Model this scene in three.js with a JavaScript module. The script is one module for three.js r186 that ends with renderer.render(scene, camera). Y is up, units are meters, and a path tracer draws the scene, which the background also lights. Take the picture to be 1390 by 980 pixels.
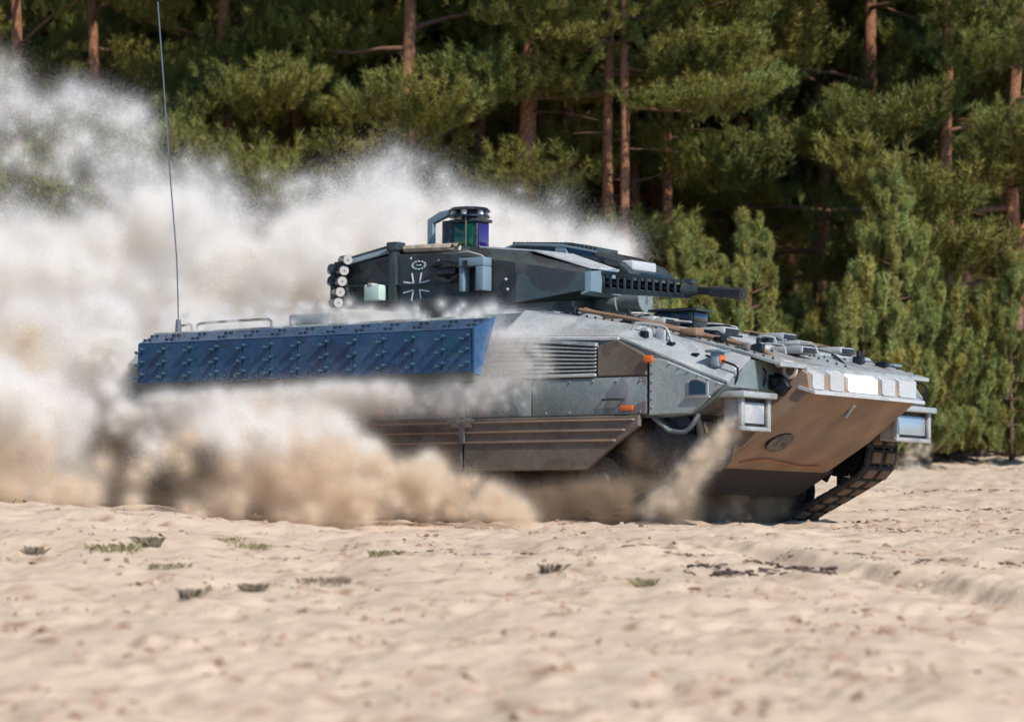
import * as THREE from 'three';
import { Sky } from 'three/addons/objects/Sky.js';
import { RoundedBoxGeometry } from 'three/addons/geometries/RoundedBoxGeometry.js';
import { mergeGeometries, toCreasedNormals } from 'three/addons/utils/BufferGeometryUtils.js';
import { createNoise2D, createNoise3D } from 'simplex-noise';

// ------------------------------------------------------------------ camera, sky, sun, exposure
const EYE = 1.5, FOCAL = 3930;                       // eye height; focal length in photo pixels (1390 x 980)
const scene = new THREE.Scene();
const camera = new THREE.PerspectiveCamera(14.22, 1024 / 721, 0.5, 900);
camera.position.set(0, EYE, 0);
camera.rotation.set(Math.atan(18 / FOCAL), 0, 0);
camera.focus = 25.5;
camera.userData.fStop = 2.0;

const toSun = new THREE.Vector3(0.50, 0.72, 0.60).normalize();
const sky = new Sky();
sky.name = 'sky';
sky.scale.setScalar(800);
sky.material.uniforms.sunPosition.value.copy(toSun);
sky.material.uniforms.turbidity.value = 7;
sky.material.uniforms.rayleigh.value = 0.9;
sky.material.uniforms.mieCoefficient.value = 0.005;
sky.userData.kind = 'structure';
scene.add(sky);
scene.environmentIntensity = 0.165;
const sun = new THREE.DirectionalLight(new THREE.Color(1, 0.94, 0.85), 4.2);
sun.name = 'sun';
sun.position.copy(toSun).multiplyScalar(60).add(new THREE.Vector3(0, 0, -28));
sun.target.position.set(0, 0, -28);
sun.castShadow = true;
sun.shadow.mapSize.set(4096, 4096);
Object.assign(sun.shadow.camera, { left: -40, right: 40, top: 40, bottom: -40, near: 1, far: 150 });
scene.add(sun, sun.target);

const renderer = new THREE.WebGLRenderer({ antialias: true });
renderer.setSize(1024, 721);
renderer.toneMapping = THREE.LinearToneMapping;
renderer.toneMappingExposure = 1.35;
renderer.shadowMap.enabled = true;

// ------------------------------------------------------------------ helpers
function rng(seed) {
  let a = seed >>> 0;
  return () => { a = (a + 0x6d2b79f5) | 0; let t = Math.imul(a ^ (a >>> 15), 1 | a); t = (t + Math.imul(t ^ (t >>> 7), 61 | t)) ^ t; return ((t ^ (t >>> 14)) >>> 0) / 4294967296; };
}
const n2 = createNoise2D(rng(11)), n2b = createNoise2D(rng(12)), n3 = createNoise3D(rng(13));
const { lerp, smoothstep, clamp } = THREE.MathUtils;
const V = (x, y, z) => new THREE.Vector3(x, y, z);
const fbm = (x, y, o = 4, f = n2) => { let s = 0, a = 0.5; for (let i = 0; i < o; i++) { s += a * f(x, y); x = x * 2.03 + 7.1; y = y * 2.03 - 3.7; a *= 0.5; } return s; };
const used = new Map();
function numbered(name) { const n = used.get(name) ?? 0; used.set(name, n + 1); return n ? name + '_' + String(n).padStart(3, '0') : name; }
function tag(o, label, category, group, kind) {
  if (label) o.userData.label = label;
  if (category) o.userData.category = category;
  if (group) o.userData.group = group;
  if (kind) o.userData.kind = kind;
  return o;
}
function add(o) { o.traverse((c) => { if (c.isMesh) c.castShadow = c.receiveShadow = true; }); scene.add(o); return o; }
function thing(name, label, category, pos, group) {
  const o = new THREE.Group(); o.name = numbered(name);
  if (pos) o.position.copy(pos);
  return tag(o, label, category, group);
}
function part(name, geo, mat, parent, label) {
  const m = new THREE.Mesh(geo, mat); m.name = name; m.castShadow = m.receiveShadow = true;
  if (label) m.userData.label = label;
  parent.add(m); return m;
}
// where a point seen at photo pixel (u, v) lies at the distance d in front of the camera
const at = (u, v, d) => V((u - 695) / FOCAL * d, EYE + (508 - v) / FOCAL * d, -d);
function tex(size, fn, srgb) {                       // tileable-by-caller texture from a function of (u, v) in 0..1
  const d = new Uint8Array(size * size * 4), c = [0, 0, 0];
  for (let y = 0; y < size; y++) for (let x = 0; x < size; x++) {
    fn(x / size, y / size, c); const i = (y * size + x) * 4;
    d[i] = clamp(c[0], 0, 1) * 255; d[i + 1] = clamp(c[1], 0, 1) * 255; d[i + 2] = clamp(c[2], 0, 1) * 255; d[i + 3] = 255;
  }
  const t = new THREE.DataTexture(d, size, size);
  t.wrapS = t.wrapT = THREE.RepeatWrapping; t.magFilter = THREE.LinearFilter; t.minFilter = THREE.LinearMipmapLinearFilter; t.generateMipmaps = true;
  if (srgb) t.colorSpace = THREE.SRGBColorSpace;
  t.needsUpdate = true; return t;
}
// noise that repeats over the unit square
function tiled(u, v, f, seed = 0, oct = 4) {
  let s = 0, a = 0.5;
  const w = [(1 - u) * (1 - v), u * (1 - v), (1 - u) * v, u * v], k = 1 / Math.hypot(...w);
  for (let i = 0; i < oct; i++) {
    const x = u * f + seed * 3.7 + i * 11.3, y = v * f - seed * 1.9 + i * 5.1;
    s += a * k * (w[0] * n2(x, y) + w[1] * n2(x - f, y) + w[2] * n2(x, y - f) + w[3] * n2(x - f, y - f));
    f *= 2; a *= 0.5;
  }
  return s;
}
function geom(pos, idx, extra = {}) {
  const g = new THREE.BufferGeometry();
  g.setAttribute('position', new THREE.BufferAttribute(new Float32Array(pos), 3));
  for (const [k, [arr, n]] of Object.entries(extra)) g.setAttribute(k, new THREE.BufferAttribute(new Float32Array(arr), n));
  if (idx) g.setIndex(idx);
  g.computeVertexNormals(); return g;
}

// ------------------------------------------------------------------ ground
function groundBase(x, z) {
  const d = -z;
  let y = lerp(0.33, 0.24, smoothstep(d, 21.6, 23.6));
  y -= 0.22 * smoothstep(d, 24.5, 29);
  y += 0.20 * smoothstep(d, 31, 46) + 0.5 * smoothstep(d, 48, 110);
  const left = smoothstep(-x, 1.2, 3.6);
  y += 0.17 * left * smoothstep(d, 15, 21.5) * (1 - smoothstep(d, 23, 27));
  y -= 0.05 * smoothstep(x, 1, 3) * (1 - smoothstep(d, 24, 27));
  return y;
}
const rut = (x, z) => {                              // the bank of an old wheel rut that runs off to the lower right in front of the vehicle
  const t = x - 1.74 - (z + 19.2) / 3.4 + 0.05 * n2(z * 0.9, 3), on = smoothstep(z, -21, -19) * (0.8 + 0.3 * n2(z * 1.7, 8));
  return on * (0.06 * smoothstep(t, -0.13, 0) * (1 - smoothstep(t, 0.02, 0.7)) - 0.045 * smoothstep(t, -0.55, -0.3) * (1 - smoothstep(t, -0.2, -0.05)));
};
function groundRelief(x, z) {
  let h = 0.055 * fbm(x * 0.35, z * 0.3, 3) + 0.05 * fbm(x * 1.1 + 9, z * 1.0, 3, n2b);
  const lump = n2(x * 2.3 + 40, z * 2.0) * 0.6 + n2b(x * 4.6, z * 4.1 + 17) * 0.4;
  h += 0.022 * Math.max(0, lump - 0.2) + 0.04 * Math.max(0, n2b(x * 3.1 + 60, z * 2.2 - 9) - 0.5);
  const dip = n2b(x * 1.9 - 31, z * 1.7 + 5);        // trodden hollows
  h -= 0.07 * Math.pow(Math.max(0, dip - 0.35), 1.3);
  h += (0.010 * n2(x * 7.5, z * 6.5) + 0.005 * n2b(x * 15, z * 13)) * smoothstep(n2(x * 0.5, z * 0.4 + 8), -0.5, 0.6);
  return h + rut(x, z);
}
const ground = (x, z) => groundBase(x, z) + groundRelief(x, z);
{
  const rows = [], pos = [], uv = [], col = [], idx = [];
  for (let d = -6; d < 7; d += 1) rows.push(d);
  for (let d = 7; d < 60; d *= 1.0042) rows.push(d);
  for (let d = 60; d < 420; d *= 1.06) rows.push(d);
  const C = 420;
  rows.forEach((d, r) => {
    const half = d < 60 ? 3.5 + 0.2 * Math.max(d, 6) : 3.5 + 12 + (d - 60) * 1.1;
    for (let c = 0; c <= C; c++) {
      let s = c / C * 2 - 1;
      const e = Math.abs(s) > 0.96 ? Math.sign(s) * (Math.abs(s) - 0.96) / 0.04 : 0;      // the outermost columns run far out to the sides
      const x = s * half + e * Math.abs(e) * 160, z = -d;
      pos.push(x, d > 62 || Math.abs(e) > 0.3 ? groundBase(x, z) : ground(x, z), z); uv.push(x, z);
      const p = fbm(x * 2.1 + 3, z * 1.7, 4), q = fbm(x * 0.45, z * 0.4 + 50, 3), k = n2(x * 4.6 + 77, z * 2.1);
      let m = smoothstep(p, 0.2, 0.5) * 0.42 + smoothstep(k, 0.5, 0.75) * smoothstep(p, -0.15, 0.2) * 0.7;
      const b = 1 + 0.10 * q;
      const damp = smoothstep(fbm(x * 0.8 - 20, z * 0.7, 3), 0.25, 0.5) * 0.18;
      const A = [0.47, 0.343, 0.226], B = [0.26, 0.15, 0.08];
      for (let i = 0; i < 3; i++) col.push(lerp(A[i] * b, B[i], clamp(m + damp, 0, 1)));
      if (r && c) { const a = r * (C + 1) + c; idx.push(a, a - 1, a - C - 2, a, a - C - 2, a - C - 1); }
    }
  });
  const g = geom(pos, idx, { uv: [uv, 2], color: [col, 3] });
  if (g.attributes.normal.getY(5000) < 0) { for (let i = 0; i < idx.length; i += 3) [idx[i], idx[i + 1]] = [idx[i + 1], idx[i]]; g.setIndex(idx); g.computeVertexNormals(); }
  const bump = tex(512, (u, v, c) => { const a = tiled(u, v, 14, 3, 5) * 0.7 + tiled(u, v, 60, 9, 2) * 0.5; c[0] = c[1] = c[2] = 0.5 + 0.5 * a; });
  bump.repeat.set(0.7, 0.7);
  const m = new THREE.MeshStandardMaterial({ vertexColors: true, roughness: 0.95, bumpMap: bump, bumpScale: 0.007 });
  const o = new THREE.Mesh(g, m); o.name = 'ground'; o.userData.kind = 'structure'; o.userData.label = 'pale rutted sand of the training ground'; add(o);
}

// ------------------------------------------------------------------ forest
const needleMat = new THREE.MeshPhysicalMaterial({ color: new THREE.Color(0.20, 0.19, 0.038), roughness: 0.55, transmission: 0.28, thickness: 0, specularIntensity: 0.5, side: THREE.DoubleSide });
const youngMat = new THREE.MeshPhysicalMaterial({ color: new THREE.Color(0.30, 0.295, 0.075), roughness: 0.55, transmission: 0.4, thickness: 0, specularIntensity: 0.5, side: THREE.DoubleSide });
const barkMap = tex(256, (u, v, c) => { const a = tiled(u, v, 14, 5, 4), b = tiled(u, v, 44, 2, 2); const k = clamp(0.72 + a * 0.45 + b * 0.35, 0.25, 1.1); c[0] = k; c[1] = k * 0.97; c[2] = k * 0.95; }, true);
barkMap.repeat.set(2, 1.3);
const bark = new THREE.MeshStandardMaterial({ vertexColors: true, map: barkMap, bumpMap: barkMap, bumpScale: 0.012, roughness: 0.9 });
function tube(points, r0, r1, seg, sides, color) {   // tapered limb with bark colours that follow its height
  const curve = new THREE.CatmullRomCurve3(points), fr = curve.computeFrenetFrames(seg, false), pos = [], uv = [], col = [], idx = [], p = V();
  for (let i = 0; i <= seg; i++) {
    curve.getPoint(i / seg, p); const r = lerp(r0, r1, Math.pow(i / seg, 0.9));
    for (let j = 0; j <= sides; j++) {
      const a = j / sides * Math.PI * 2, cx = Math.cos(a), sx = Math.sin(a), w = r * (1 + 0.10 * n3(cx, sx, i * 0.7));
      pos.push(p.x + w * (fr.normals[i].x * cx + fr.binormals[i].x * sx), p.y + w * (fr.normals[i].y * cx + fr.binormals[i].y * sx), p.z + w * (fr.normals[i].z * cx + fr.binormals[i].z * sx));
      uv.push(j / sides, i / seg * curve.getLength() * 0.5); col.push(...color(p.y, i / seg));
      if (i && j) { const k = i * (sides + 1) + j; idx.push(k - sides - 2, k, k - 1, k - sides - 2, k - sides - 1, k); }
    }
  }
  return geom(pos, idx, { uv: [uv, 2], color: [col, 3] });
}
const pineBark = (y) => { const t = smoothstep(y + n2(y * 3, 1) * 0.4, 0.8, 3.4); return [lerp(0.26, 0.60, t), lerp(0.16, 0.27, t), lerp(0.11, 0.13, t)]; };
const limbBark = () => [0.46, 0.23, 0.13];
// a fan of twigs with needle tufts, about a metre long, growing along +x
function sprayGeometry(seed, tufts, needles, len, wide, thick, nl, nw = 0.0042) {
  const R = rng(seed), pos = [], nor = [], idx = [], d = V(), e = V(), s = V();
  for (let i = 0; i < tufts; i++) {
    const t = Math.pow(R(), 0.75), a = (R() - 0.5) * wide * 2;
    const c = V(len * (0.12 + 0.88 * t) * Math.cos(a), thick * (R() - 0.35) + 0.12 * t * t * len, len * (0.12 + 0.88 * t) * Math.sin(a));
    d.set(Math.cos(a) + (R() - 0.5) * 0.8, 0.55 + R() * 0.5, Math.sin(a) + (R() - 0.5) * 0.8).normalize();
    for (let k = 0; k < needles; k++) {
      e.set(R() - 0.5, R() - 0.5, R() - 0.5).normalize().multiplyScalar(0.95).add(d).normalize();
      s.set(R() - 0.5, R() - 0.5, R() - 0.5).cross(e).normalize().multiplyScalar(nw * (1 + R() * 0.6));
      const L = nl * (0.7 + R() * 0.6), b = c.clone().addScaledVector(d, (k / needles - 0.5) * nl * 1.6), n = pos.length / 3;
      pos.push(b.x - s.x, b.y - s.y, b.z - s.z, b.x + s.x, b.y + s.y, b.z + s.z, b.x + e.x * L, b.y + e.y * L, b.z + e.z * L); idx.push(n, n + 1, n + 2);
    }
  }
  return geom(pos, idx);
}
const pineSprays = [sprayGeometry(1, 38, 46, 0.95, 0.62, 0.20, 0.095), sprayGeometry(2, 34, 46, 0.85, 0.75, 0.24, 0.095), sprayGeometry(3, 42, 44, 1.05, 0.55, 0.22, 0.10)];
const youngSprays = [sprayGeometry(4, 16, 40, 0.42, 0.13, 0.05, 0.08, 0.0038), sprayGeometry(5, 14, 40, 0.36, 0.20, 0.06, 0.08, 0.0038)];
const up = V(0, 1, 0), X = V(1, 0, 0), Q = new THREE.Quaternion();
function crown(name, list, geo, mat, parent, seed, vary) {
  const R = rng(seed), m = new THREE.InstancedMesh(geo, mat, list.length), M4 = new THREE.Matrix4(), B = V(), T = V(), c = new THREE.Color();
  list.forEach(({ p, dir, s }, i) => {
    const x = dir.clone().normalize(); B.crossVectors(x, up).normalize(); if (B.lengthSq() < 0.5) B.set(0, 0, 1); T.crossVectors(B, x);
    M4.makeBasis(x, T, B).scale(V(s, s * (R() < 0.5 ? 1 : 0.9), s * (R() < 0.5 ? -1 : 1))).setPosition(p); m.setMatrixAt(i, M4);
    const k = 1 + (R() - 0.5) * vary, y = (R() - 0.5) * vary * 0.6; m.setColorAt(i, c.setRGB(k * (1 + y), k, k * (1 - y * 0.5)));
  });
  m.name = name; m.userData.kind = 'stuff'; parent.add(m); return m;
}
// a Scots pine: bare orange trunk, crooked limbs from `base` up, flat tiers of needles
function makePine(seed, h, r, base, reach, sparse = 1, inner = 0.4) {
  const R = rng(seed), o = new THREE.Group(), lean = [(R() - 0.5) * 0.5, (R() - 0.5) * 0.5];
  const axis = (y) => V(lean[0] * Math.pow(Math.max(0, y) / h, 1.5) * 1.4 + 0.07 * n2(y * 0.35, seed), y, lean[1] * Math.pow(Math.max(0, y) / h, 1.5) + 0.07 * n2b(y * 0.35, seed));
  const pts = []; for (let k = 0; k <= 9; k++) pts.push(axis(-0.3 + (h + 0.3) * k / 9));
  part('trunk', tube(pts, r, r * 0.22, 26, 10, pineBark), bark, o);
  const limbs = [], list = [];
  let y = base, a = R() * 6.28;
  while (y < h - 0.3) {
    const t = (y - base) / (h - base), L = reach * (1 - 0.62 * t) * (0.65 + 0.5 * R()), rise = lerp(-0.05, 0.5, t) + (R() - 0.5) * 0.3, p0 = axis(y), P = [p0];
    const bend = (R() - 0.5) * 1.1;
    for (let k = 1; k <= 4; k++) { const f = k / 4, aa = a + bend * f + (R() - 0.5) * 0.25; P.push(V(p0.x + Math.cos(aa) * L * f, p0.y + L * (rise * f + 0.10 * f * f) + (R() - 0.5) * 0.16, p0.z + Math.sin(aa) * L * f)); }
    limbs.push(tube(P, r * (0.30 - 0.14 * t), 0.012, 8, 6, limbBark));
    const cv = new THREE.CatmullRomCurve3(P), ns = Math.round(L * 5.0 * sparse);
    for (let k = 0; k < ns; k++) {
      const f = lerp(inner, 1, Math.pow((k + R() * 0.8) / ns, 0.75)), p = cv.getPoint(Math.min(1, f)), tan = cv.getTangent(Math.min(1, f)), sd = (k % 2 ? 1 : -1) * (0.35 + R() * 0.8) * (f > 0.95 ? 0.2 : 1);
      const dir = tan.clone().applyAxisAngle(up, sd); dir.y += 0.1 + R() * 0.35; list.push({ p: p.addScaledVector(up, (R() - 0.4) * 0.14), dir, s: lerp(1.15, 0.75, t) * (0.7 + R() * 0.5) });
    }
    y += lerp(0.42, 0.28, t) * (0.6 + R() * 0.9); a += 2.0 + R() * 1.3;
  }
  for (let k = 0; k < 13; k++) { const yy = 1.0 + (base + 0.5) * R(), aa = R() * 6.28, l = 0.35 + R() * 1.1, q = axis(yy), b1 = (R() - 0.5) * 0.5; limbs.push(tube([q, V(q.x + Math.cos(aa) * l * 0.5, yy + b1 * l * 0.3, q.z + Math.sin(aa) * l * 0.5), V(q.x + Math.cos(aa + b1) * l, yy + (R() - 0.6) * l * 0.5, q.z + Math.sin(aa + b1) * l)], 0.016, 0.004, 4, 4, limbBark)); }
  part('branches', mergeGeometries(limbs), bark, o).userData.kind = 'stuff';
  crown('crown', list, pineSprays[seed % 3], needleMat, o, seed + 5, 0.5);
  return o;
}
// a dense young pine: needles down to the ground, shoots that stand up
function makeYoung(seed, h, wide) {
  const R = rng(seed), o = new THREE.Group(), list = [], limbs = [];
  part('trunk', tube([V(0, -0.2, 0), V(0.03, h * 0.5, 0), V(0, h * 0.97, 0)], 0.06, 0.01, 10, 7, pineBark), bark, o);
  for (let y = 0.12; y < h; y += 0.19 + 0.08 * R()) {
    const t = y / h, L = wide * Math.pow(1 - t, 0.85) + 0.06, n = Math.round(4 + 5 * (1 - t));
    for (let k = 0; k < n; k++) {
      const a = R() * 6.28, l = L * (0.6 + R() * 0.6), rise = lerp(0.30, 1.2, t), e = V(Math.cos(a) * l, y + l * rise * 0.6, Math.sin(a) * l);
      limbs.push(tube([V(0, y, 0), V(e.x * 0.5, y + l * rise * 0.2, e.z * 0.5), e], 0.012, 0.004, 3, 4, limbBark));
      const m = Math.max(2, Math.round(l * 7));
      for (let j = 0; j < m; j++) {
        const f = lerp(0.35, 1, (j + R()) / m), dir = V(Math.cos(a) * 0.7 + (R() - 0.5) * 1.3, 0.8 + R() * 0.9 + t, Math.sin(a) * 0.7 + (R() - 0.5) * 1.3);
        list.push({ p: V(e.x * f + (R() - 0.5) * 0.1, lerp(y, e.y, f * f), e.z * f + (R() - 0.5) * 0.1), dir, s: 0.6 + R() * 0.6 });
      }
    }
  }
  for (let k = 0; k < 5; k++) list.push({ p: V(0, h - 0.1 - k * 0.12, 0), dir: V(0.03 * k, 1, 0.02 - 0.02 * k), s: 0.9 });
  part('branches', mergeGeometries(limbs), bark, o).userData.kind = 'stuff';
  crown('crown', list, youngSprays[seed % 2], youngMat, o, seed + 7, 0.55);
  return o;
}
function plant(proto, name, x, z, turn, s, label, category, group) {
  const o = proto.clone(); o.name = numbered(name); o.position.set(x, groundBase(x, z), z); o.rotation.y = turn; o.scale.setScalar(s);
  tag(o, label, category, group); return add(o);
}
const xAt = (u, d) => (u - 695) / FOCAL * d;
{
  const P = [makePine(21, 14, 0.14, 3.6, 3.2), makePine(22, 15, 0.16, 4.6, 3.4), makePine(23, 13, 0.14, 3.0, 3.0), makePine(24, 15, 0.135, 5.2, 3.0), makePine(25, 14, 0.105, 5.5, 2.0, 1.5, 0.12), makePine(26, 14, 0.13, 2.4, 2.8)];
  // front row: [photo column, distance, prototype, turn, size, label]
  const front = [
    [20, 43.5, 5, 0.4, 1.0, 'pine at the far left edge, dusty haze in its lower crown'],
    [130, 45, 2, 2.1, 1.0, 'dark pine left of the whip antenna'],
    [303, 44.5, 0, 4.0, 1.0, 'pine with a straight brown trunk right of the whip antenna'],
    [400, 46.5, 5, 1.2, 1.08, 'pine with low sunlit boughs left of the highest white dust'],
    [555, 44, 5, 5.3, 1.15, 'pine with forked orange branches above the white dust'],
    [655, 45.5, 0, 0.9, 1.05, 'broad sunlit pine behind the square sight of the turret'],
    [713, 43.5, 3, 3.3, 1.25, 'pine with the thickest orange trunk, above the turret'],
    [826, 43, 4, 0.3, 1.0, 'left one of the pair of slim orange pines above the gun'],
    [847, 42.5, 4, 2.6, 0.95, 'right, brightest one of the pair of slim orange pines above the gun'],
    [905, 45.5, 4, 1.7, 1.05, 'crooked orange pine right of the slim pair'],
    [735, 47, 4, 1.1, 1.0, 'slim dark trunked pine right of the thick orange trunk'],
    [772, 46, 4, 4.1, 1.05, 'slim pine halfway between the thick orange trunk and the slim pair'],
    [864, 47.5, 4, 5.6, 1.0, 'slim reddish pine just right of the slim pair'],
    [1010, 47, 5, 2.9, 1.12, 'shaggy dark pine behind the muzzle of the gun'],
    [1120, 48, 2, 0.2, 1.1, 'wide dark pine left of the big young pine'],
    [1185, 46.5, 0, 5.0, 1.1, 'dark pine standing right behind the big young pine'],
    [1290, 45.5, 5, 3.7, 1.1, 'dark pine with a thin bare lower trunk at the right'],
    [1375, 45, 2, 4.4, 1.1, 'dark pine at the far right edge'],
  ];
  for (const [u, d, k, turn, s, label] of front) plant(P[k], 'pine_tree', xAt(u, d), -d, turn, s, label, 'pine tree');
  const R = rng(77);
  for (let row = 0; row < 4; row++) {
    const d0 = [51, 56, 62, 70][row], n = [13, 14, 15, 16][row];
    for (let i = 0; i < n; i++) {
      const d = d0 + (R() - 0.5) * 4, u = -60 + (i + 0.5 + (R() - 0.5) * 0.8) / n * 1510;
      plant(P[Math.floor(R() * 6)], 'pine_tree', xAt(u, d), -d, R() * 6.28, 0.95 + R() * 0.3, u < 440 ? 'shadowed pine of the rear rows above the white dust at the left' : u < 900 ? 'shadowed pine of the rear rows behind the turret and gun' : 'shadowed pine of the rear rows at the right, behind the young pines', 'pine tree', u < 440 ? 'rear pines at the left' : u < 900 ? 'rear pines in the middle' : 'rear pines at the right');
    }
  }
  // far wood that closes the view
  const far = [], RR = rng(5);
  for (let i = 0; i < 5200; i++) { const d = 84 + RR() * 10, x = (RR() - 0.5) * 52; const y = 0.5 + RR() * 21; far.push({ p: V(x, y, -d), dir: V(RR() - 0.5, RR() * 0.5, RR() - 0.2), s: 2.2 + RR() * 1.4 }); }
  const fw = crown('far_woods', far, pineSprays[0], needleMat, scene, 9, 0.5); tag(fw, 'dark mass of far pines closing the view', 'woods');
  const Y = [makeYoung(31, 3.3, 0.9), makeYoung(32, 2.6, 0.9), makeYoung(33, 4.2, 1.2), makeYoung(34, 2.0, 0.9)];
  const young = [
    [935, 41.5, 0, 0.3, 0.95, 'young pale green pine behind the gun cage'],
    [1020, 42, 0, 2.2, 1.0, 'young pine with a tall leading shoot below the muzzle'],
    [1075, 43, 1, 4.0, 0.85, 'low young pine between the tall shoot and the big young pine'],
    [1215, 41.5, 2, 1.0, 0.98, 'big wide young pine, yellow green, behind the bow of the vehicle'],
    [1150, 43, 1, 5.1, 0.9, 'young pine half hidden at the left of the big young pine'],
    [1375, 42.5, 0, 3.0, 0.85, 'young pine at the right edge of the picture'],
    [1290, 43, 3, 2.0, 0.95, 'bushy low young pine at the right foot of the big one'],
    [870, 44, 1, 2.7, 1.0, 'young pine in the dust above the front of the turret'],
    [965, 43, 0, 1.4, 0.9, 'young pine filling the gap left of the tall leading shoot'],
    [1000, 40.8, 1, 3.6, 1.0, 'yellow green young pine in front of the tall leading shoot, over the vehicle deck'],
    [905, 40.5, 3, 5.5, 1.1, 'low pale young pine just above the periscope hood of the vehicle'],
    [1255, 42.6, 1, 0.8, 1.15, 'young pine right against the right side of the big young pine'],
    [1175, 40.8, 3, 2.5, 1.2, 'bushy young pine at the left foot of the big young pine, above the nose'],
    [700, 45.5, 1, 2.0, 1.05, 'young pine behind the dust at the foot of the thick orange trunk'],
  ];
  const young2 = [[1250, 46, 3, 0.7], [1330, 44.5, 3, 3.3], [1390, 46, 1, 5.2], [1130, 46.5, 3, 1.9], [980, 48, 3, 2.4], [780, 49, 1, 4.4], [860, 50, 3, 0.2], [600, 50, 1, 1.1], [1060, 51, 1, 3.9], [1200, 52, 3, 4.9], [500, 52, 3, 5.6], [350, 50, 1, 2.2], [200, 51, 3, 0.4], [60, 50, 1, 1.5]];
  for (const [u, d, k, turn] of young2) plant(Y[k], 'young_pine', xAt(u, d), -d, turn, 1.1, 'low bushy pine of the shaded undergrowth between the trunks', 'young pine', 'undergrowth at the foot of the forest');
  for (const [u, d, k, turn, s, label] of young) plant(Y[k], 'young_pine', xAt(u, d), -d, turn, s, label, 'young pine');
}
// ------------------------------------------------------------------ tracked armoured vehicle
// own axes: x forward, y up, z to the vehicle's right (the side seen here); metres; LIFT is the height of the track's underside in the drawing
const LIFT = 0.27;
const vehicle = thing('armoured_vehicle', 'camouflaged tracked armoured fighting vehicle racing over the sand with its gun forward', 'armoured vehicle');
vehicle.rotation.set(THREE.MathUtils.degToRad(-3), THREE.MathUtils.degToRad(-36), THREE.MathUtils.degToRad(1.6), 'YZX');
vehicle.position.set(0.0702, -0.1108, -26.5111).add(V(0, LIFT, 0).applyEuler(vehicle.rotation));
function camo(colors, dust, dustColor, seed, scale = 2.3) {
  return tex(512, (u, v, c) => {
    const a = tiled(u, v, scale, seed, 3), b = tiled(u, v, scale * 1.3, seed + 20, 3);
    const k = a > 0.16 ? colors[1] : b > 0.2 ? colors[2] : colors[0];
    const g = clamp(dust + 0.45 * tiled(u, v, 6, seed + 40, 5) + 0.10 * tiled(u, v, 70, seed + 60, 2), 0, 1), s = 0.97 + 0.12 * tiled(u, v, 90, seed + 80, 2);
    for (let i = 0; i < 3; i++) c[i] = lerp(k[i], dustColor[i], g) * s;
  }, true);
}
const grime = tex(256, (u, v, c) => { c[0] = c[1] = c[2] = 0.62 + 0.55 * tiled(u, v, 12, 71, 5); });
const dent = tex(256, (u, v, c) => { c[0] = c[1] = c[2] = 0.5 + 0.5 * tiled(u, v, 7, 91, 5); });
for (const t of [grime, dent]) t.repeat.set(0.9, 0.9);
const paintOf = (map, o = {}) => { map.repeat.set(0.34, 0.34); return new THREE.MeshStandardMaterial({ map, color: new THREE.Color(0.84, 0.83, 0.81), roughness: 0.75, roughnessMap: grime, bumpMap: dent, bumpScale: 0.003, metalness: 0.0, ...o }); };
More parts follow.
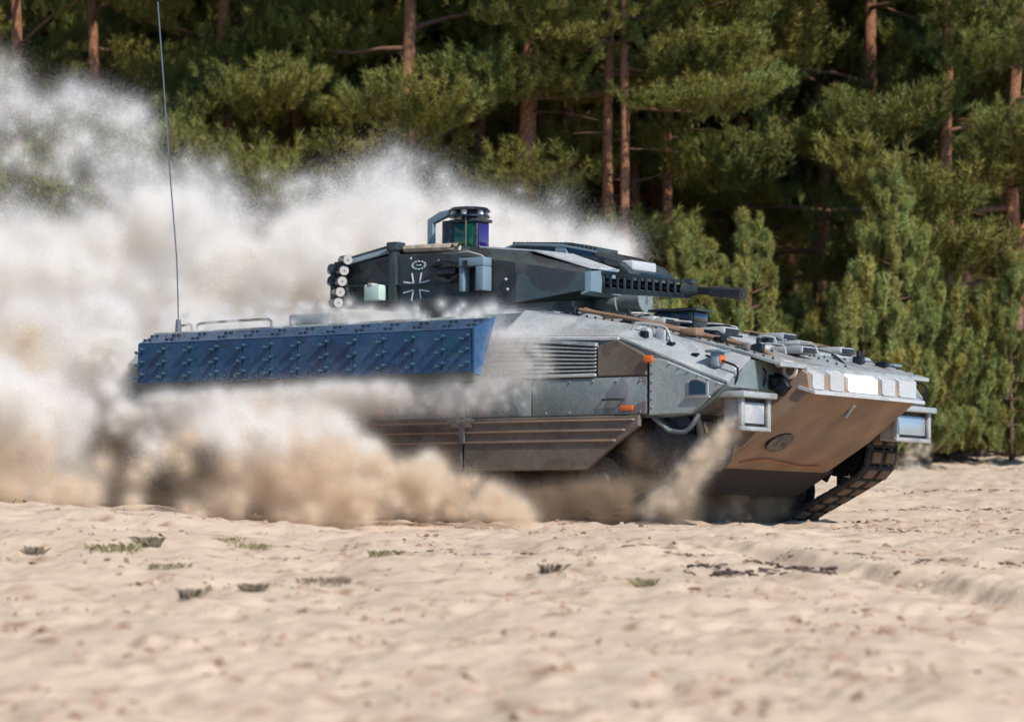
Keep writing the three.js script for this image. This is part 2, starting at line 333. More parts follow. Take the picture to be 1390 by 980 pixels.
const M = {
  hull: paintOf(camo([[0.43, 0.48, 0.46], [0.36, 0.32, 0.31], [0.30, 0.33, 0.34]], 0.28, [0.62, 0.60, 0.57], 1)),
  flank: paintOf(camo([[0.60, 0.64, 0.60], [0.56, 0.60, 0.57], [0.42, 0.47, 0.47]], 0.3, [0.66, 0.66, 0.63], 8), { roughness: 0.6 }),
  deck: paintOf(camo([[0.56, 0.59, 0.58], [0.52, 0.51, 0.49], [0.46, 0.48, 0.49]], 0.42, [0.76, 0.73, 0.69], 2), { roughness: 0.55 }),
  turret: paintOf(camo([[0.20, 0.235, 0.225], [0.17, 0.165, 0.165], [0.12, 0.13, 0.14]], 0.10, [0.42, 0.41, 0.39], 3), { roughness: 0.6 }),
  skirt: paintOf(camo([[0.36, 0.34, 0.30], [0.32, 0.27, 0.23], [0.25, 0.24, 0.22]], 0.42, [0.50, 0.42, 0.34], 4), { roughness: 0.95 }),
  belly: new THREE.MeshStandardMaterial({ map: (() => { const t = tex(256, (u, v, c) => { const k = 1 + 0.16 * tiled(u, v, 3, 33, 3), g = clamp(0.5 + 0.7 * tiled(u, v, 4, 37, 3), 0, 1); c[0] = lerp(0.56, 0.50, g) * k; c[1] = lerp(0.45, 0.41, g) * k; c[2] = lerp(0.35, 0.33, g) * k; }, true); t.repeat.set(0.5, 0.5); return t; })(), roughness: 0.95 }),
  blue: paintOf(camo([[0.16, 0.28, 0.40], [0.17, 0.24, 0.35], [0.14, 0.30, 0.38]], 0.10, [0.34, 0.46, 0.54], 6, 4), { roughness: 0.5, metalness: 0.1 }),
  navy: new THREE.MeshStandardMaterial({ color: 0x22405c, roughness: 0.6, roughnessMap: grime }),
  stud: new THREE.MeshStandardMaterial({ color: 0x324f5c, roughness: 0.4, metalness: 0.3 }),
  mast: new THREE.MeshStandardMaterial({ color: 0x50565a, roughness: 0.6 }),
  black: new THREE.MeshStandardMaterial({ color: 0x1b1c1d, roughness: 0.6, roughnessMap: grime }),
  steel: new THREE.MeshStandardMaterial({ color: 0x26282a, roughness: 0.45, metalness: 0.6, roughnessMap: grime }),
  rubber: new THREE.MeshStandardMaterial({ color: 0x2b2622, roughness: 0.95, bumpMap: dent, bumpScale: 0.01 }),
  pad: new THREE.MeshStandardMaterial({ color: 0x6b5440, roughness: 0.95, bumpMap: dent, bumpScale: 0.01 }),
  pale: paintOf(camo([[0.72, 0.73, 0.72], [0.68, 0.67, 0.65], [0.6, 0.62, 0.63]], 0.3, [0.78, 0.74, 0.70], 7), { roughness: 0.7 }),
  tan: new THREE.MeshStandardMaterial({ color: 0x9a8873, roughness: 0.95, bumpMap: dent, bumpScale: 0.02 }),
  mint: new THREE.MeshStandardMaterial({ color: 0xa9b9a6, roughness: 0.7, roughnessMap: grime }),
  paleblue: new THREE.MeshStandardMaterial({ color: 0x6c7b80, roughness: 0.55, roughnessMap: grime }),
  white: new THREE.MeshStandardMaterial({ color: 0xd2d2ce, roughness: 0.6 }),
  cap: new THREE.MeshStandardMaterial({ color: 0xa79c8f, roughness: 0.8 }),
  orange: new THREE.MeshStandardMaterial({ color: 0xc05a1e, roughness: 0.35 }),
  glass: new THREE.MeshPhysicalMaterial({ color: 0x161a1c, roughness: 0.08, clearcoat: 1, clearcoatRoughness: 0.05 }),
  green: new THREE.MeshPhysicalMaterial({ color: 0x0c5c3a, roughness: 0.12, metalness: 0.5, clearcoat: 1 }),
  purple: new THREE.MeshPhysicalMaterial({ color: 0x2c1458, roughness: 0.25, metalness: 0.2, clearcoat: 1 }),
  rope: new THREE.MeshStandardMaterial({ color: 0x7d5f45, roughness: 0.9 }),
  mirror: new THREE.MeshStandardMaterial({ color: 0xaab4b8, roughness: 0.25, metalness: 0.6 }),
};
function finish(g, crease = 0.5) {                    // creased normals, texture coordinates in metres
  g = toCreasedNormals(g.index ? g.toNonIndexed() : g, crease);
  const p = g.attributes.position, n = g.attributes.normal, uv = new Float32Array(p.count * 2);
  for (let i = 0; i < p.count; i += 3) {
    const ax = Math.abs(n.getX(i) + n.getX(i + 1) + n.getX(i + 2)), ay = Math.abs(n.getY(i) + n.getY(i + 1) + n.getY(i + 2)), az = Math.abs(n.getZ(i) + n.getZ(i + 1) + n.getZ(i + 2));
    for (let k = i; k < i + 3; k++) {
      const [a, b] = ax > ay && ax > az ? [p.getZ(k) + 5, p.getY(k)] : ay > az ? [p.getX(k), p.getZ(k) + 9] : [p.getX(k), p.getY(k)];
      uv[k * 2] = a; uv[k * 2 + 1] = b;
    }
  }
  g.setAttribute('uv', new THREE.BufferAttribute(uv, 2)); return g;
}
const G = {
  box(x0, x1, y0, y1, z0, z1, r = 0.012) { const g = new RoundedBoxGeometry(x1 - x0, y1 - y0, z1 - z0, 1, Math.min(r, (x1 - x0) / 2.1, (y1 - y0) / 2.1, (z1 - z0) / 2.1)); g.translate((x0 + x1) / 2, (y0 + y1) / 2, (z0 + z1) / 2); return g; },
  prism(pts, z0, z1, b = 0.012) {                     // outline in x, y pushed along z
    const s = new THREE.Shape(pts.map(([x, y]) => new THREE.Vector2(x, y)));
    const g = new THREE.ExtrudeGeometry(s, { depth: z1 - z0 - 2 * b, bevelEnabled: b > 0, bevelThickness: b, bevelSize: b, bevelOffset: -b, bevelSegments: 1 }); g.translate(0, 0, z0 + b); return g;
  },
  hexa(a, b) {                                        // two four-cornered faces joined
    const pos = [...a, ...b].flat(), idx = [];
    const q = (i, j, k, l) => idx.push(i, j, k, i, k, l);
    q(0, 1, 2, 3); q(7, 6, 5, 4); for (let i = 0; i < 4; i++) { const j = (i + 1) % 4; q(i, i + 4, j + 4, j); }
    return outward(geom(pos, idx));
  },
  cyl(a, b, r0, r1 = r0, n = 16) { const A = V(...a), B = V(...b), g = new THREE.CylinderGeometry(r1, r0, A.distanceTo(B), n); g.applyQuaternion(new THREE.Quaternion().setFromUnitVectors(up, B.clone().sub(A).normalize())); g.translate(...A.add(B).multiplyScalar(0.5).toArray()); return g; },
  rod(pts, r, seg = 16, n = 7) { return new THREE.TubeGeometry(new THREE.CatmullRomCurve3(pts.map((p) => V(...p)), false, 'catmullrom', 0.2), seg, r, n); },
  ball(c, r, n = 8) { const g = new THREE.SphereGeometry(r, n, n - 2); g.translate(...c); return g; },
};
function outward(g) {                                  // turns the faces of a convex solid outward
  g.computeBoundingBox(); const c = g.boundingBox.getCenter(V()), p = g.attributes.position, I = Array.from(g.index.array), A = V(), B = V(), C = V();
  for (let i = 0; i < I.length; i += 3) {
    A.fromBufferAttribute(p, I[i]); B.fromBufferAttribute(p, I[i + 1]); C.fromBufferAttribute(p, I[i + 2]);
    const n = B.clone().sub(A).cross(C.clone().sub(A)); if (n.dot(A.clone().add(B).add(C).divideScalar(3).sub(c)) < 0) [I[i + 1], I[i + 2]] = [I[i + 2], I[i + 1]];
  }
  g.setIndex(I); g.computeVertexNormals(); return g;
}
const strip = (g) => { g = g.index ? g.toNonIndexed() : g; for (const k of Object.keys(g.attributes)) if (k !== 'position') g.deleteAttribute(k); return g; };
function vp(name, geo, mat, parent = vehicle, label) { // a part of the vehicle from one or several solids
  const g = finish(mergeGeometries([].concat(geo).map(strip))); g.translate(0, -LIFT, 0);
  return part(name, g, mat, parent, label);
}
function loft(sections) {                              // [x, [[z, y] ...]] outlines of equal length, closed with caps
  const n = sections[0][1].length, pos = [], idx = [];
  sections.forEach(([x, pts], s) => pts.forEach(([z, y], i) => { pos.push(x, y, z); if (s) { const a = s * n + i, b = s * n + (i + 1) % n; idx.push(a - n, b - n, b, a - n, b, a); } }));
  for (const [s, f] of [[0, 1], [sections.length - 1, 0]]) {
    const tri = THREE.ShapeUtils.triangulateShape(sections[s][1].map(([z, y]) => new THREE.Vector2(z, y)), []);
    for (const [a, b, c] of tri) f ? idx.push(s * n + a, s * n + b, s * n + c) : idx.push(s * n + c, s * n + b, s * n + a);
  }
  return geom(pos, idx);
}
{ // hull
  const W = 1.68, half = (fl, ed, top) => [[0.9, fl], [W, fl], [W, ed], [1.32, top], [-1.32, top], [-W, ed], [-W, fl], [-0.9, fl]];
  vp('hull', loft([[-3.35, half(1.1, 1.72, 2.03)], [1.0, half(1.1, 1.80, 2.05)], [2.2, half(1.1, 1.755, 1.87)], [2.68, half(1.1, 1.57, 1.735)], [2.97, half(1.12, 1.455, 1.655)], [3.28, half(1.335, 1.345, 1.57)]]), M.hull);
  vp('hull_floor', G.prism([[-3.2, 0.52], [-3.35, 1.12], [2.55, 1.12], [2.68, 0.72], [2.3, 0.50]], -1.08, 1.08), M.rubber);
  vp('nose', G.prism([[2.35, 1.78], [3.0, 1.68], [3.5, 1.525], [3.575, 1.47], [3.60, 1.31], [3.56, 1.29], [3.13, 0.97], [2.72, 0.72], [2.3, 0.64], [2.2, 1.1]], -0.92, 0.92, 0.01), M.belly);
  vp('glacis_plate', [G.prism([[1.15, 2.03], [1.15, 2.062], [2.2, 1.89], [3.0, 1.70], [3.53, 1.545], [3.53, 1.515], [3.0, 1.67], [2.2, 1.86]], -1.28, 1.28, 0.004)], M.deck);
  for (const s of [1, -1]) for (const [a, b, ya, yb, ta, tb] of [[1.0, 2.2, 1.80, 1.755, 2.05, 1.87], [2.2, 2.68, 1.755, 1.57, 1.87, 1.735], [2.68, 2.97, 1.57, 1.455, 1.735, 1.655], [2.97, 3.27, 1.455, 1.35, 1.655, 1.573]])
    vp('chamfer_plate', G.hexa([[a, ya + 0.01, s * 1.68], [b, yb + 0.01, s * 1.68], [b, tb + 0.006, s * 1.325], [a, ta + 0.006, s * 1.325]], [[a, ya + 0.03, s * 1.68], [b, yb + 0.03, s * 1.68], [b, tb + 0.022, s * 1.325], [a, ta + 0.022, s * 1.325]]), M.deck);
  // the bright ledge and the row of blocks along the nose
  vp('nose_ledge', G.hexa([[3.50, 1.345, 0.95], [3.66, 1.30, 0.95], [3.66, 1.325, 0.95], [3.50, 1.375, 0.95]], [[3.50, 1.345, -0.95], [3.66, 1.30, -0.95], [3.66, 1.325, -0.95], [3.50, 1.375, -0.95]]), M.pale);
  for (const [z, w, h, white] of [[0.80, 0.09, 0.14], [0.49, 0.11, 0.155], [0.05, 0.25, 0.14, 1], [-0.40, 0.11, 0.15], [-0.74, 0.15, 0.16]])
    vp('nose_block', G.prism([[3.40, 1.39], [3.40, 1.42 + h], [3.55, 1.37 + h], [3.615, 1.33 + h], [3.615, 1.345]], z - w, z + w, 0.012), white ? M.white : M.pale, vehicle, white ? 'white middle block on the nose' : undefined);
  vp('front_lip', G.prism([[3.3, 1.50], [3.3, 1.60], [3.56, 1.525], [3.56, 1.43]], -0.9, 0.9, 0.008), M.deck);
  const scar = vp('scrape', [G.rod([[2.80, 0.752, 0.72], [2.86, 0.786, 0.42], [2.83, 0.768, 0.1], [2.79, 0.745, -0.3], [2.80, 0.75, -0.62]], 0.009, 20, 5)], new THREE.MeshStandardMaterial({ color: 0xa86438, roughness: 0.9 }), vehicle, 'orange seam across the lower bow plate');
  // drain opening in the bow plate: a ring around a dark plug set into the slope
  const slope = Math.atan2(0.32, 0.43), dp = V(3.08, 0.935, 0.55);
  const disc = (r, h, d) => { const g = new THREE.CylinderGeometry(r, r, h, 24); g.scale(1, 1, 1.5); g.rotateZ(slope + 0.05); g.translate(dp.x + d * Math.sin(slope), dp.y - d * Math.cos(slope), dp.z); return g; };
  vp('drain_cover', disc(0.115, 0.02, 0.012), M.black, vehicle, 'dark oval drain cover in the bow plate');
  vp('bow_hook', [G.cyl([3.5, 1.25, 0.02], [3.42, 1.15, 0.02], 0.015), G.cyl([3.5, 1.25, 0.0], [3.5, 1.25, 0.06], 0.015)], M.pale);

  // front corners: mudguard boxes with lamp units
  for (const s of [1, -1]) {
    const z0 = s > 0 ? 1.16 : -1.62, z1 = s > 0 ? 1.62 : -0.98, zc = (z0 + z1) / 2, b = vp('mudguard_box', [
      G.box(3.18, 3.33, 0.99, 1.25, z0 + 0.03, z1 - 0.03), G.box(3.12, 3.42, 1.25, 1.30, z0 - 0.02, z1 + 0.05, 0.01),
      G.box(3.33, 3.37, 0.985, 1.02, z0, z1, 0.006), G.box(3.33, 3.37, 1.02, 1.25, z0, z0 + 0.05, 0.006), G.box(3.33, 3.37, 1.02, 1.25, z1 - 0.05, z1, 0.006)], M.deck);
    vp('reflector_plate', G.box(3.335, 3.352, 1.045, 1.215, z0 + 0.08, z1 - 0.08, 0.005), s > 0 ? M.pale : M.mirror, b);
    vp('shadow_gap', G.box(3.3305, 3.336, 1.022, 1.248, z0 + 0.052, z1 - 0.052, 0.002), M.black, b);
    vp('top_rib', [G.box(3.14, 3.38, 1.302, 1.32, zc - 0.02, zc, 0.004), G.box(3.14, 3.38, 1.302, 1.315, zc + 0.08, zc + 0.1, 0.004)], M.skirt, b);
    const lz = s > 0 ? 1.38 : -1.40;
    const lamp = vp('headlight_unit', [G.box(3.05, 3.26, 1.33, 1.52, lz - 0.16, lz + 0.16, 0.03), G.box(3.02, 3.14, 1.32, 1.50, lz - 0.28, lz - 0.19, 0.02)], s > 0 ? M.pale : M.deck);
    vp('lens', G.cyl([3.25, 1.43, lz - 0.06], [3.275, 1.43, lz - 0.06], 0.05, 0.05, 18), M.glass, lamp); vp('lens', G.box(3.255, 3.268, 1.39, 1.46, lz + 0.04, lz + 0.12, 0.005), M.glass, lamp);
    const tz = s > 0 ? 1.56 : -1.36, ty = s > 0 ? 1.50 : 1.54;
    const ind = vp('turn_signal', [G.cyl([3.12, 1.3, tz], [3.12, ty + 0.02, tz], 0.012), G.box(3.06, 3.14, ty, ty + 0.13, tz - 0.06, tz + 0.06, 0.02), G.box(3.02, 3.18, ty + 0.12, ty + 0.145, tz - 0.075, tz + 0.075, 0.01)], M.paleblue);
    vp('lens', G.box(3.13, 3.155, ty + 0.03, ty + 0.10, tz - 0.04, tz + 0.04, 0.012), M.orange, ind);
    for (const dz of [-0.24, 0.2]) vp('lamp_guard', G.rod([[3.0, 1.3, lz + dz], [3.28, 1.36, lz + dz], [3.30, 1.50, lz + dz], [3.0, 1.60, lz + dz]], 0.01), M.steel);
  }
  // tow gear jumbled in the notch beside the nose
  vp('tow_hook', [G.prism([[3.1, 1.38], [3.1, 1.50], [3.42, 1.44], [3.48, 1.36], [3.4, 1.28], [3.3, 1.34]], 1.0, 1.06), G.prism([[3.1, 1.38], [3.1, 1.52], [3.38, 1.46], [3.42, 1.36], [3.3, 1.32]], 0.93, 0.97), G.cyl([3.36, 1.40, 0.92], [3.36, 1.40, 1.10], 0.03)], M.steel);
  vp('shackle', [new THREE.TorusGeometry(0.06, 0.018, 6, 14).translate(3.44, 1.50, 0.98), G.box(3.36, 3.46, 1.52, 1.58, 0.93, 1.1, 0.02)], M.cap);
  vp('tow_cable', [G.rod([[3.40, 1.52, 1.0], [3.2, 1.66, 0.97], [2.9, 1.75, 0.98], [2.5, 1.84, 1.0], [2.1, 1.94, 1.02], [1.7, 2.0, 1.08], [1.4, 2.08, 1.0]], 0.022, 40, 8)], M.rope);
  vp('tow_cable', [G.rod([[3.3, 1.59, -0.2], [3.0, 1.72, -0.5], [2.6, 1.83, -0.55], [2.1, 1.95, -0.6]], 0.018, 30, 8)], M.steel);
  // flank plate with its small recessed window and the brown bevel under it
  const fl = vp('flank_plate', G.prism([[2.54, 1.115], [2.54, 1.59], [2.69, 1.568], [3.255, 1.352], [2.955, 1.125]], 1.684, 1.725, 0.01), M.flank, vehicle, 'grey green plate on the front flank');
  vp('window_frame', [G.box(2.90, 3.14, 1.245, 1.262, 1.72, 1.75, 0.004), G.prism([[2.92, 1.262], [2.92, 1.385], [2.955, 1.41], [3.02, 1.41], [3.12, 1.375], [3.12, 1.262]], 1.722, 1.735, 0.003)], M.deck, fl);
  vp('window_pane', [G.prism([[2.94, 1.275], [2.94, 1.375], [2.965, 1.393], [3.015, 1.393], [3.10, 1.362], [3.10, 1.275]], 1.733, 1.74, 0.002)], M.glass, fl);
  vp('step_bracket', G.rod([[2.56, 1.10, 1.68], [2.72, 0.99, 1.68], [2.86, 0.975, 1.68], [2.93, 1.02, 1.68], [3.0, 1.12, 1.68]], 0.02, 24, 6), M.hull);
  vp('edge_strip', [G.hexa([[1.0, 1.81, 1.715], [2.22, 1.765, 1.715], [2.22, 1.785, 1.66], [1.0, 1.83, 1.66]], [[1.0, 1.79, 1.715], [2.22, 1.745, 1.715], [2.22, 1.755, 1.66], [1.0, 1.80, 1.66]])], M.pale);

  // upper side modules
  const module = (x0, x1, y0, y1, z1 = 1.735, m = M.hull) => vp('side_module', G.box(x0, x1, y0, y1, 1.682, z1, 0.012), m);
  for (const [a, b] of [[-3.33, -2.42], [-2.41, -1.16], [-1.15, 0.66], [0.67, 1.36], [1.37, 2.52]]) module(a, b, 1.125, 1.435);
  vp('corner_plate', G.prism([[2.03, 1.445], [2.03, 1.70], [2.22, 1.75], [2.52, 1.605], [2.52, 1.445]], 1.683, 1.73, 0.01), M.skirt, vehicle, 'brown camouflage patch plate behind the front flank');
  module(-3.33, 0.74, 1.445, 1.72, 1.72);
  const gr = vp('grille_frame', [G.box(0.76, 2.02, 1.445, 1.475, 1.69, 1.75, 0.008), G.box(0.76, 0.80, 1.475, 1.80, 1.69, 1.75, 0.008), G.hexa([[0.8, 1.80, 1.69], [2.02, 1.70, 1.69], [2.02, 1.73, 1.69], [0.8, 1.83, 1.69]], [[0.8, 1.80, 1.75], [2.02, 1.70, 1.75], [2.02, 1.73, 1.75], [0.8, 1.83, 1.75]])], M.deck);
  vp('grille_back', G.prism([[0.8, 1.47], [0.8, 1.80], [2.02, 1.70], [2.02, 1.47]], 1.681, 1.692, 0), M.black, gr);
  for (let k = 0; k < 7; k++) {
    const y0 = lerp(1.49, 1.785, (k + 0.5) / 7), y1 = lerp(1.485, 1.695, (k + 0.5) / 7);
    vp('slat', G.hexa([[0.8, y0 + 0.008, 1.695], [2.02, y1 + 0.008, 1.695], [2.02, y1 + 0.018, 1.695], [0.8, y0 + 0.018, 1.695]], [[0.8, y0 - 0.012, 1.745], [2.02, y1 - 0.010, 1.745], [2.02, y1, 1.745], [0.8, y0, 1.745]]), M.deck, gr);
  }
  // bolts along the seams of the side modules, mud streaked handles
  const sb = []; for (let x = -3.2; x < 2.5; x += 0.236) { if (x < 0.7) sb.push(G.ball([x, 1.66, 1.722], 0.011, 6)); sb.push(G.ball([x, 1.405, 1.736], 0.011, 6), G.ball([x, 1.15, 1.736], 0.011, 6)); }
  for (const y of [1.18, 1.25, 1.32, 1.39, 1.46, 1.53]) sb.push(G.ball([2.57, y, 1.726], 0.011, 6)); for (let k = 0; k < 6; k++) sb.push(G.ball([lerp(2.74, 3.2, k / 5), lerp(1.53, 1.36, k / 5), 1.726], 0.010, 6));
  vp('seam_bolts', sb, M.hull).userData.kind = 'stuff';
  vp('panel_handle', G.rod([[2.1, 1.25, 1.735], [2.1, 1.25, 1.765], [2.3, 1.25, 1.765], [2.3, 1.25, 1.735]], 0.009, 14, 5), M.black);
  // reflectors
  for (const [x, y, z] of [[-0.26, 1.19, 1.74], [2.34, 1.18, 1.74], [-1.9, 1.19, 1.74]]) vp('side_reflector', G.box(x - 0.065, x + 0.065, y - 0.022, y + 0.022, z, z + 0.018, 0.008), M.orange);
  vp('side_reflector', G.box(2.50, 2.60, 1.545, 1.605, 1.735, 1.765, 0.025), M.orange);

  // skirts: plates, rails and hinges
  for (const [a, b] of [[-3.32, -2.42], [-2.41, -0.98], [-0.97, 0.64]]) vp('skirt_plate', G.prism([[a, 0.68], [a, 1.12], [b, 1.12], [b, 0.68]], 1.70, 1.745, 0.01), M.skirt);
  vp('skirt_plate', G.prism([[0.66, 0.67], [0.66, 1.12], [2.46, 1.12], [2.46, 1.03], [2.20, 0.86], [1.94, 0.67]], 1.70, 1.745, 0.01), M.skirt, vehicle, 'front skirt plate with its slanted corner');
  for (const y of [1.085, 1.0, 0.915]) vp('skirt_rail', G.hexa([[-3.3, y - 0.008, 1.744], [2.42 - (1.085 - y) * 1.1, y - 0.008, 1.744], [2.42 - (1.085 - y) * 1.1, y + 0.008, 1.744], [-3.3, y + 0.008, 1.744]], [[-3.3, y - 0.006, 1.765], [2.40 - (1.085 - y) * 1.1, y - 0.006, 1.765], [2.40 - (1.085 - y) * 1.1, y + 0.006, 1.765], [-3.3, y + 0.006, 1.765]]), M.belly);
  for (const x of [-2.41, -0.97, 0.65]) vp('skirt_hinge', [G.box(x - 0.11, x - 0.03, 1.04, 1.13, 1.744, 1.78, 0.01), G.box(x + 0.03, x + 0.11, 1.04, 1.13, 1.744, 1.78, 0.01), G.box(x - 0.03, x + 0.03, 0.90, 1.11, 1.742, 1.77, 0.01), G.cyl([x - 0.13, 1.10, 1.77], [x + 0.13, 1.10, 1.77], 0.016)], M.hull);
  // far side skirt (its underside shows only from elsewhere)
  for (const [a, b] of [[-3.32, -1.2], [-1.19, 0.64], [0.66, 1.94]]) vp('skirt_plate', G.box(a, b, 0.68, 1.12, -1.745, -1.70, 0.01), M.skirt);

  // deck gear on the sloping front: hatches, grips, cooling covers, lashed tools
  const slopeY = (x) => x < 2.2 ? lerp(2.062, 1.89, (x - 1.15) / 1.05) : x < 3.0 ? lerp(1.89, 1.70, (x - 2.2) / 0.8) : lerp(1.70, 1.545, (x - 3.0) / 0.53);
  const R = rng(303);
  const onSlope = (name, x0, x1, z0, z1, h, m, label) => vp(name, G.hexa([[x0, slopeY(x0) + 0.002, z0], [x1, slopeY(x1) + 0.002, z0], [x1 - 0.015, slopeY(x1) + h, z0 + 0.015], [x0 + 0.015, slopeY(x0) + h, z0 + 0.015]], [[x0, slopeY(x0) + 0.002, z1], [x1, slopeY(x1) + 0.002, z1], [x1 - 0.015, slopeY(x1) + h, z1 - 0.015], [x0 + 0.015, slopeY(x0) + h, z1 - 0.015]]), m, vehicle, label);
  onSlope('engine_hatch', 1.3, 2.1, 0.15, 1.1, 0.03, M.deck); onSlope('engine_hatch', 2.25, 2.95, 0.05, 0.95, 0.035, M.pale); onSlope('engine_hatch', 1.35, 2.15, -1.2, -0.1, 0.03, M.deck); onSlope('engine_hatch', 2.3, 3.0, -1.2, -0.2, 0.035, M.deck);
  for (const [x, z] of [[1.85, 0.55], [2.3, 0.3], [2.72, -0.25], [2.2, -0.85], [2.85, -0.75], [3.1, 0.35], [1.6, -0.7]]) {
    vp('vent_cover', [G.box(x - 0.16, x + 0.16, slopeY(x) + 0.005, slopeY(x) + 0.07, z - 0.13, z + 0.13, 0.02)], M.deck);
    vp('vent_mouth', [G.box(x + 0.13, x + 0.166, slopeY(x) + 0.01, slopeY(x) + 0.055, z - 0.11, z + 0.11, 0.008)], M.black);
  }
  for (let k = 0; k < 12; k++) { const x = 1.35 + R() * 1.9, z = (R() - 0.5) * 2.3, y = slopeY(x), l = 0.08 + R() * 0.1; vp('grab_handle', G.rod([[x - l, y + 0.02, z], [x - l * 0.8, y + 0.085, z], [x + l * 0.8, y + 0.065, z], [x + l, y - 0.01, z]], 0.009, 12, 5), R() < 0.5 ? M.steel : M.pale); }
  for (let k = 0; k < 16; k++) { const x = 1.3 + R() * 2.0, z = (R() - 0.5) * 2.4, s = 0.03 + R() * 0.05; vp('lug', G.box(x - s, x + s, slopeY(x), slopeY(x) + 0.03 + R() * 0.05, z - s * 0.7, z + s * 0.7, 0.01), [M.deck, M.pale, M.steel, M.hull][Math.floor(R() * 4)]); }
  // rivets, weld seams and straps that break up the deck
  const rivet = [], seam = [];
  for (let k = 0; k < 26; k++) for (const z of [1.22, -1.22, 0.02]) { const x = 1.22 + k * 0.088; rivet.push(G.ball([x, slopeY(x) + 0.006, z], 0.013, 6)); }
  for (let k = 0; k < 14; k++) for (const x of [2.2, 3.05]) { const z = -1.15 + k * 0.177; rivet.push(G.ball([x, slopeY(x) + 0.006, z], 0.013, 6)); }
  vp('rivets', rivet, M.steel).userData.kind = 'stuff';
  for (const x of [1.25, 2.18, 3.02]) vp('weld_seam', G.box(x - 0.012, x + 0.012, slopeY(x) - 0.01, slopeY(x) + 0.012, -1.26, 1.26, 0.004), M.hull);
  for (const [x, z, l] of [[1.5, 1.05, 0.5], [2.0, 0.9, 0.7], [2.6, 0.75, 0.4], [1.7, 0.2, 0.6], [2.4, -0.5, 0.5], [2.75, -1.0, 0.4]]) vp('hose', G.rod([[x - l / 2, slopeY(x - l / 2) + 0.025, z], [x - l / 6, slopeY(x - l / 6) + 0.05, z + 0.07], [x + l / 6, slopeY(x + l / 6) + 0.035, z - 0.04], [x + l / 2, slopeY(x + l / 2) + 0.02, z + 0.03]], 0.013, 16, 6), M.black);
  for (const [x, z] of [[1.35, 1.12], [1.95, 1.14], [2.55, 1.05], [3.15, 1.0], [3.2, -0.6]]) { vp('clamp', [G.box(x - 0.05, x + 0.05, slopeY(x), slopeY(x) + 0.07, z - 0.03, z + 0.03, 0.012), G.box(x - 0.015, x + 0.015, slopeY(x) + 0.06, slopeY(x) + 0.12, z - 0.02, z + 0.02, 0.006)], M.black); }
  for (const [x, z, w] of [[2.52, 0.5, 0.2], [2.9, 0.15, 0.16], [1.75, -0.45, 0.2], [2.65, -0.7, 0.2]]) vp('dark_slot', G.box(x - 0.05, x + 0.05, slopeY(x) + 0.025, slopeY(x) + 0.045, z - w, z + w, 0.006), M.black);
  for (const [x, y, z] of [[2.35, 1.80, 1.5], [2.6, 1.70, 1.48], [2.85, 1.60, 1.5], [3.05, 1.50, 1.55]]) vp('lug', G.box(x - 0.03, x + 0.03, y - 0.06, y + 0.03, z - 0.03, z + 0.03, 0.01), M.steel);
  vp('tool', [G.rod([[1.5, 2.06, 1.22], [2.1, 1.95, 1.22], [2.6, 1.82, 1.22]], 0.02, 10, 6), G.box(2.55, 2.72, 1.79, 1.86, 1.15, 1.29, 0.02)], M.rope);
  vp('tool', [G.rod([[1.7, 2.02, -1.15], [2.4, 1.88, -1.15], [2.9, 1.76, -1.15]], 0.02, 10, 6)], M.rope);
  vp('chamfer_step', [G.box(2.42, 2.52, 1.70, 1.84, 1.36, 1.46, 0.02), G.rod([[2.2, 1.80, 1.5], [2.25, 1.90, 1.46], [2.5, 1.86, 1.42], [2.6, 1.72, 1.46]], 0.014, 14, 6), G.box(2.30, 2.38, 1.73, 1.86, 1.40, 1.50, 0.02)], M.deck);
  const per = vp('periscope_hood', [G.box(1.62, 2.02, 1.98, 2.10, -0.02, 0.26, 0.02), G.box(1.58, 2.05, 2.10, 2.125, -0.05, 0.29, 0.01), G.box(1.60, 1.68, 1.95, 2.06, 0.34, 0.5, 0.02)], M.turret);
  vp('window_pane', [G.box(2.018, 2.028, 2.01, 2.085, 0.01, 0.23, 0.003), G.box(1.66, 1.80, 2.015, 2.085, 0.258, 0.266, 0.003), G.box(1.84, 1.98, 2.015, 2.085, 0.258, 0.266, 0.003)], M.glass, per);
  // roof behind the turret
  vp('roof_rail', [G.rod([[-3.1, 2.03, 1.0], [-3.08, 2.13, 1.0], [-2.2, 2.14, 1.0], [-2.18, 2.03, 1.0]], 0.014, 24, 6), G.rod([[-3.32, 2.03, 1.05], [-3.30, 2.11, 1.05], [-3.14, 2.12, 1.05], [-3.12, 2.03, 1.05]], 0.012, 20, 6)], M.skirt);
  vp('roof_box', G.box(-1.75, -1.25, 2.04, 2.15, 0.9, 1.25, 0.02), M.deck); vp('roof_box', G.box(-2.9, -2.3, 2.03, 2.09, -0.2, 0.5, 0.02), M.deck);
  vp('roof_hatch', [G.cyl([-2.6, 2.03, -0.7], [-2.6, 2.09, -0.7], 0.35, 0.33, 24)], M.deck);
  vp('antenna', [G.cyl([-3.16, 2.0, 1.2], [-3.165, 2.16, 1.2], 0.035, 0.025, 10), G.rod([[-3.165, 2.15, 1.2], [-3.20, 2.75, 1.2], [-3.30, 3.54, 1.2], [-3.40, 4.4, 1.2], [-3.50, 5.25, 1.2]], 0.007, 30, 6)], M.mast, vehicle, 'tall whip antenna at the rear');
}
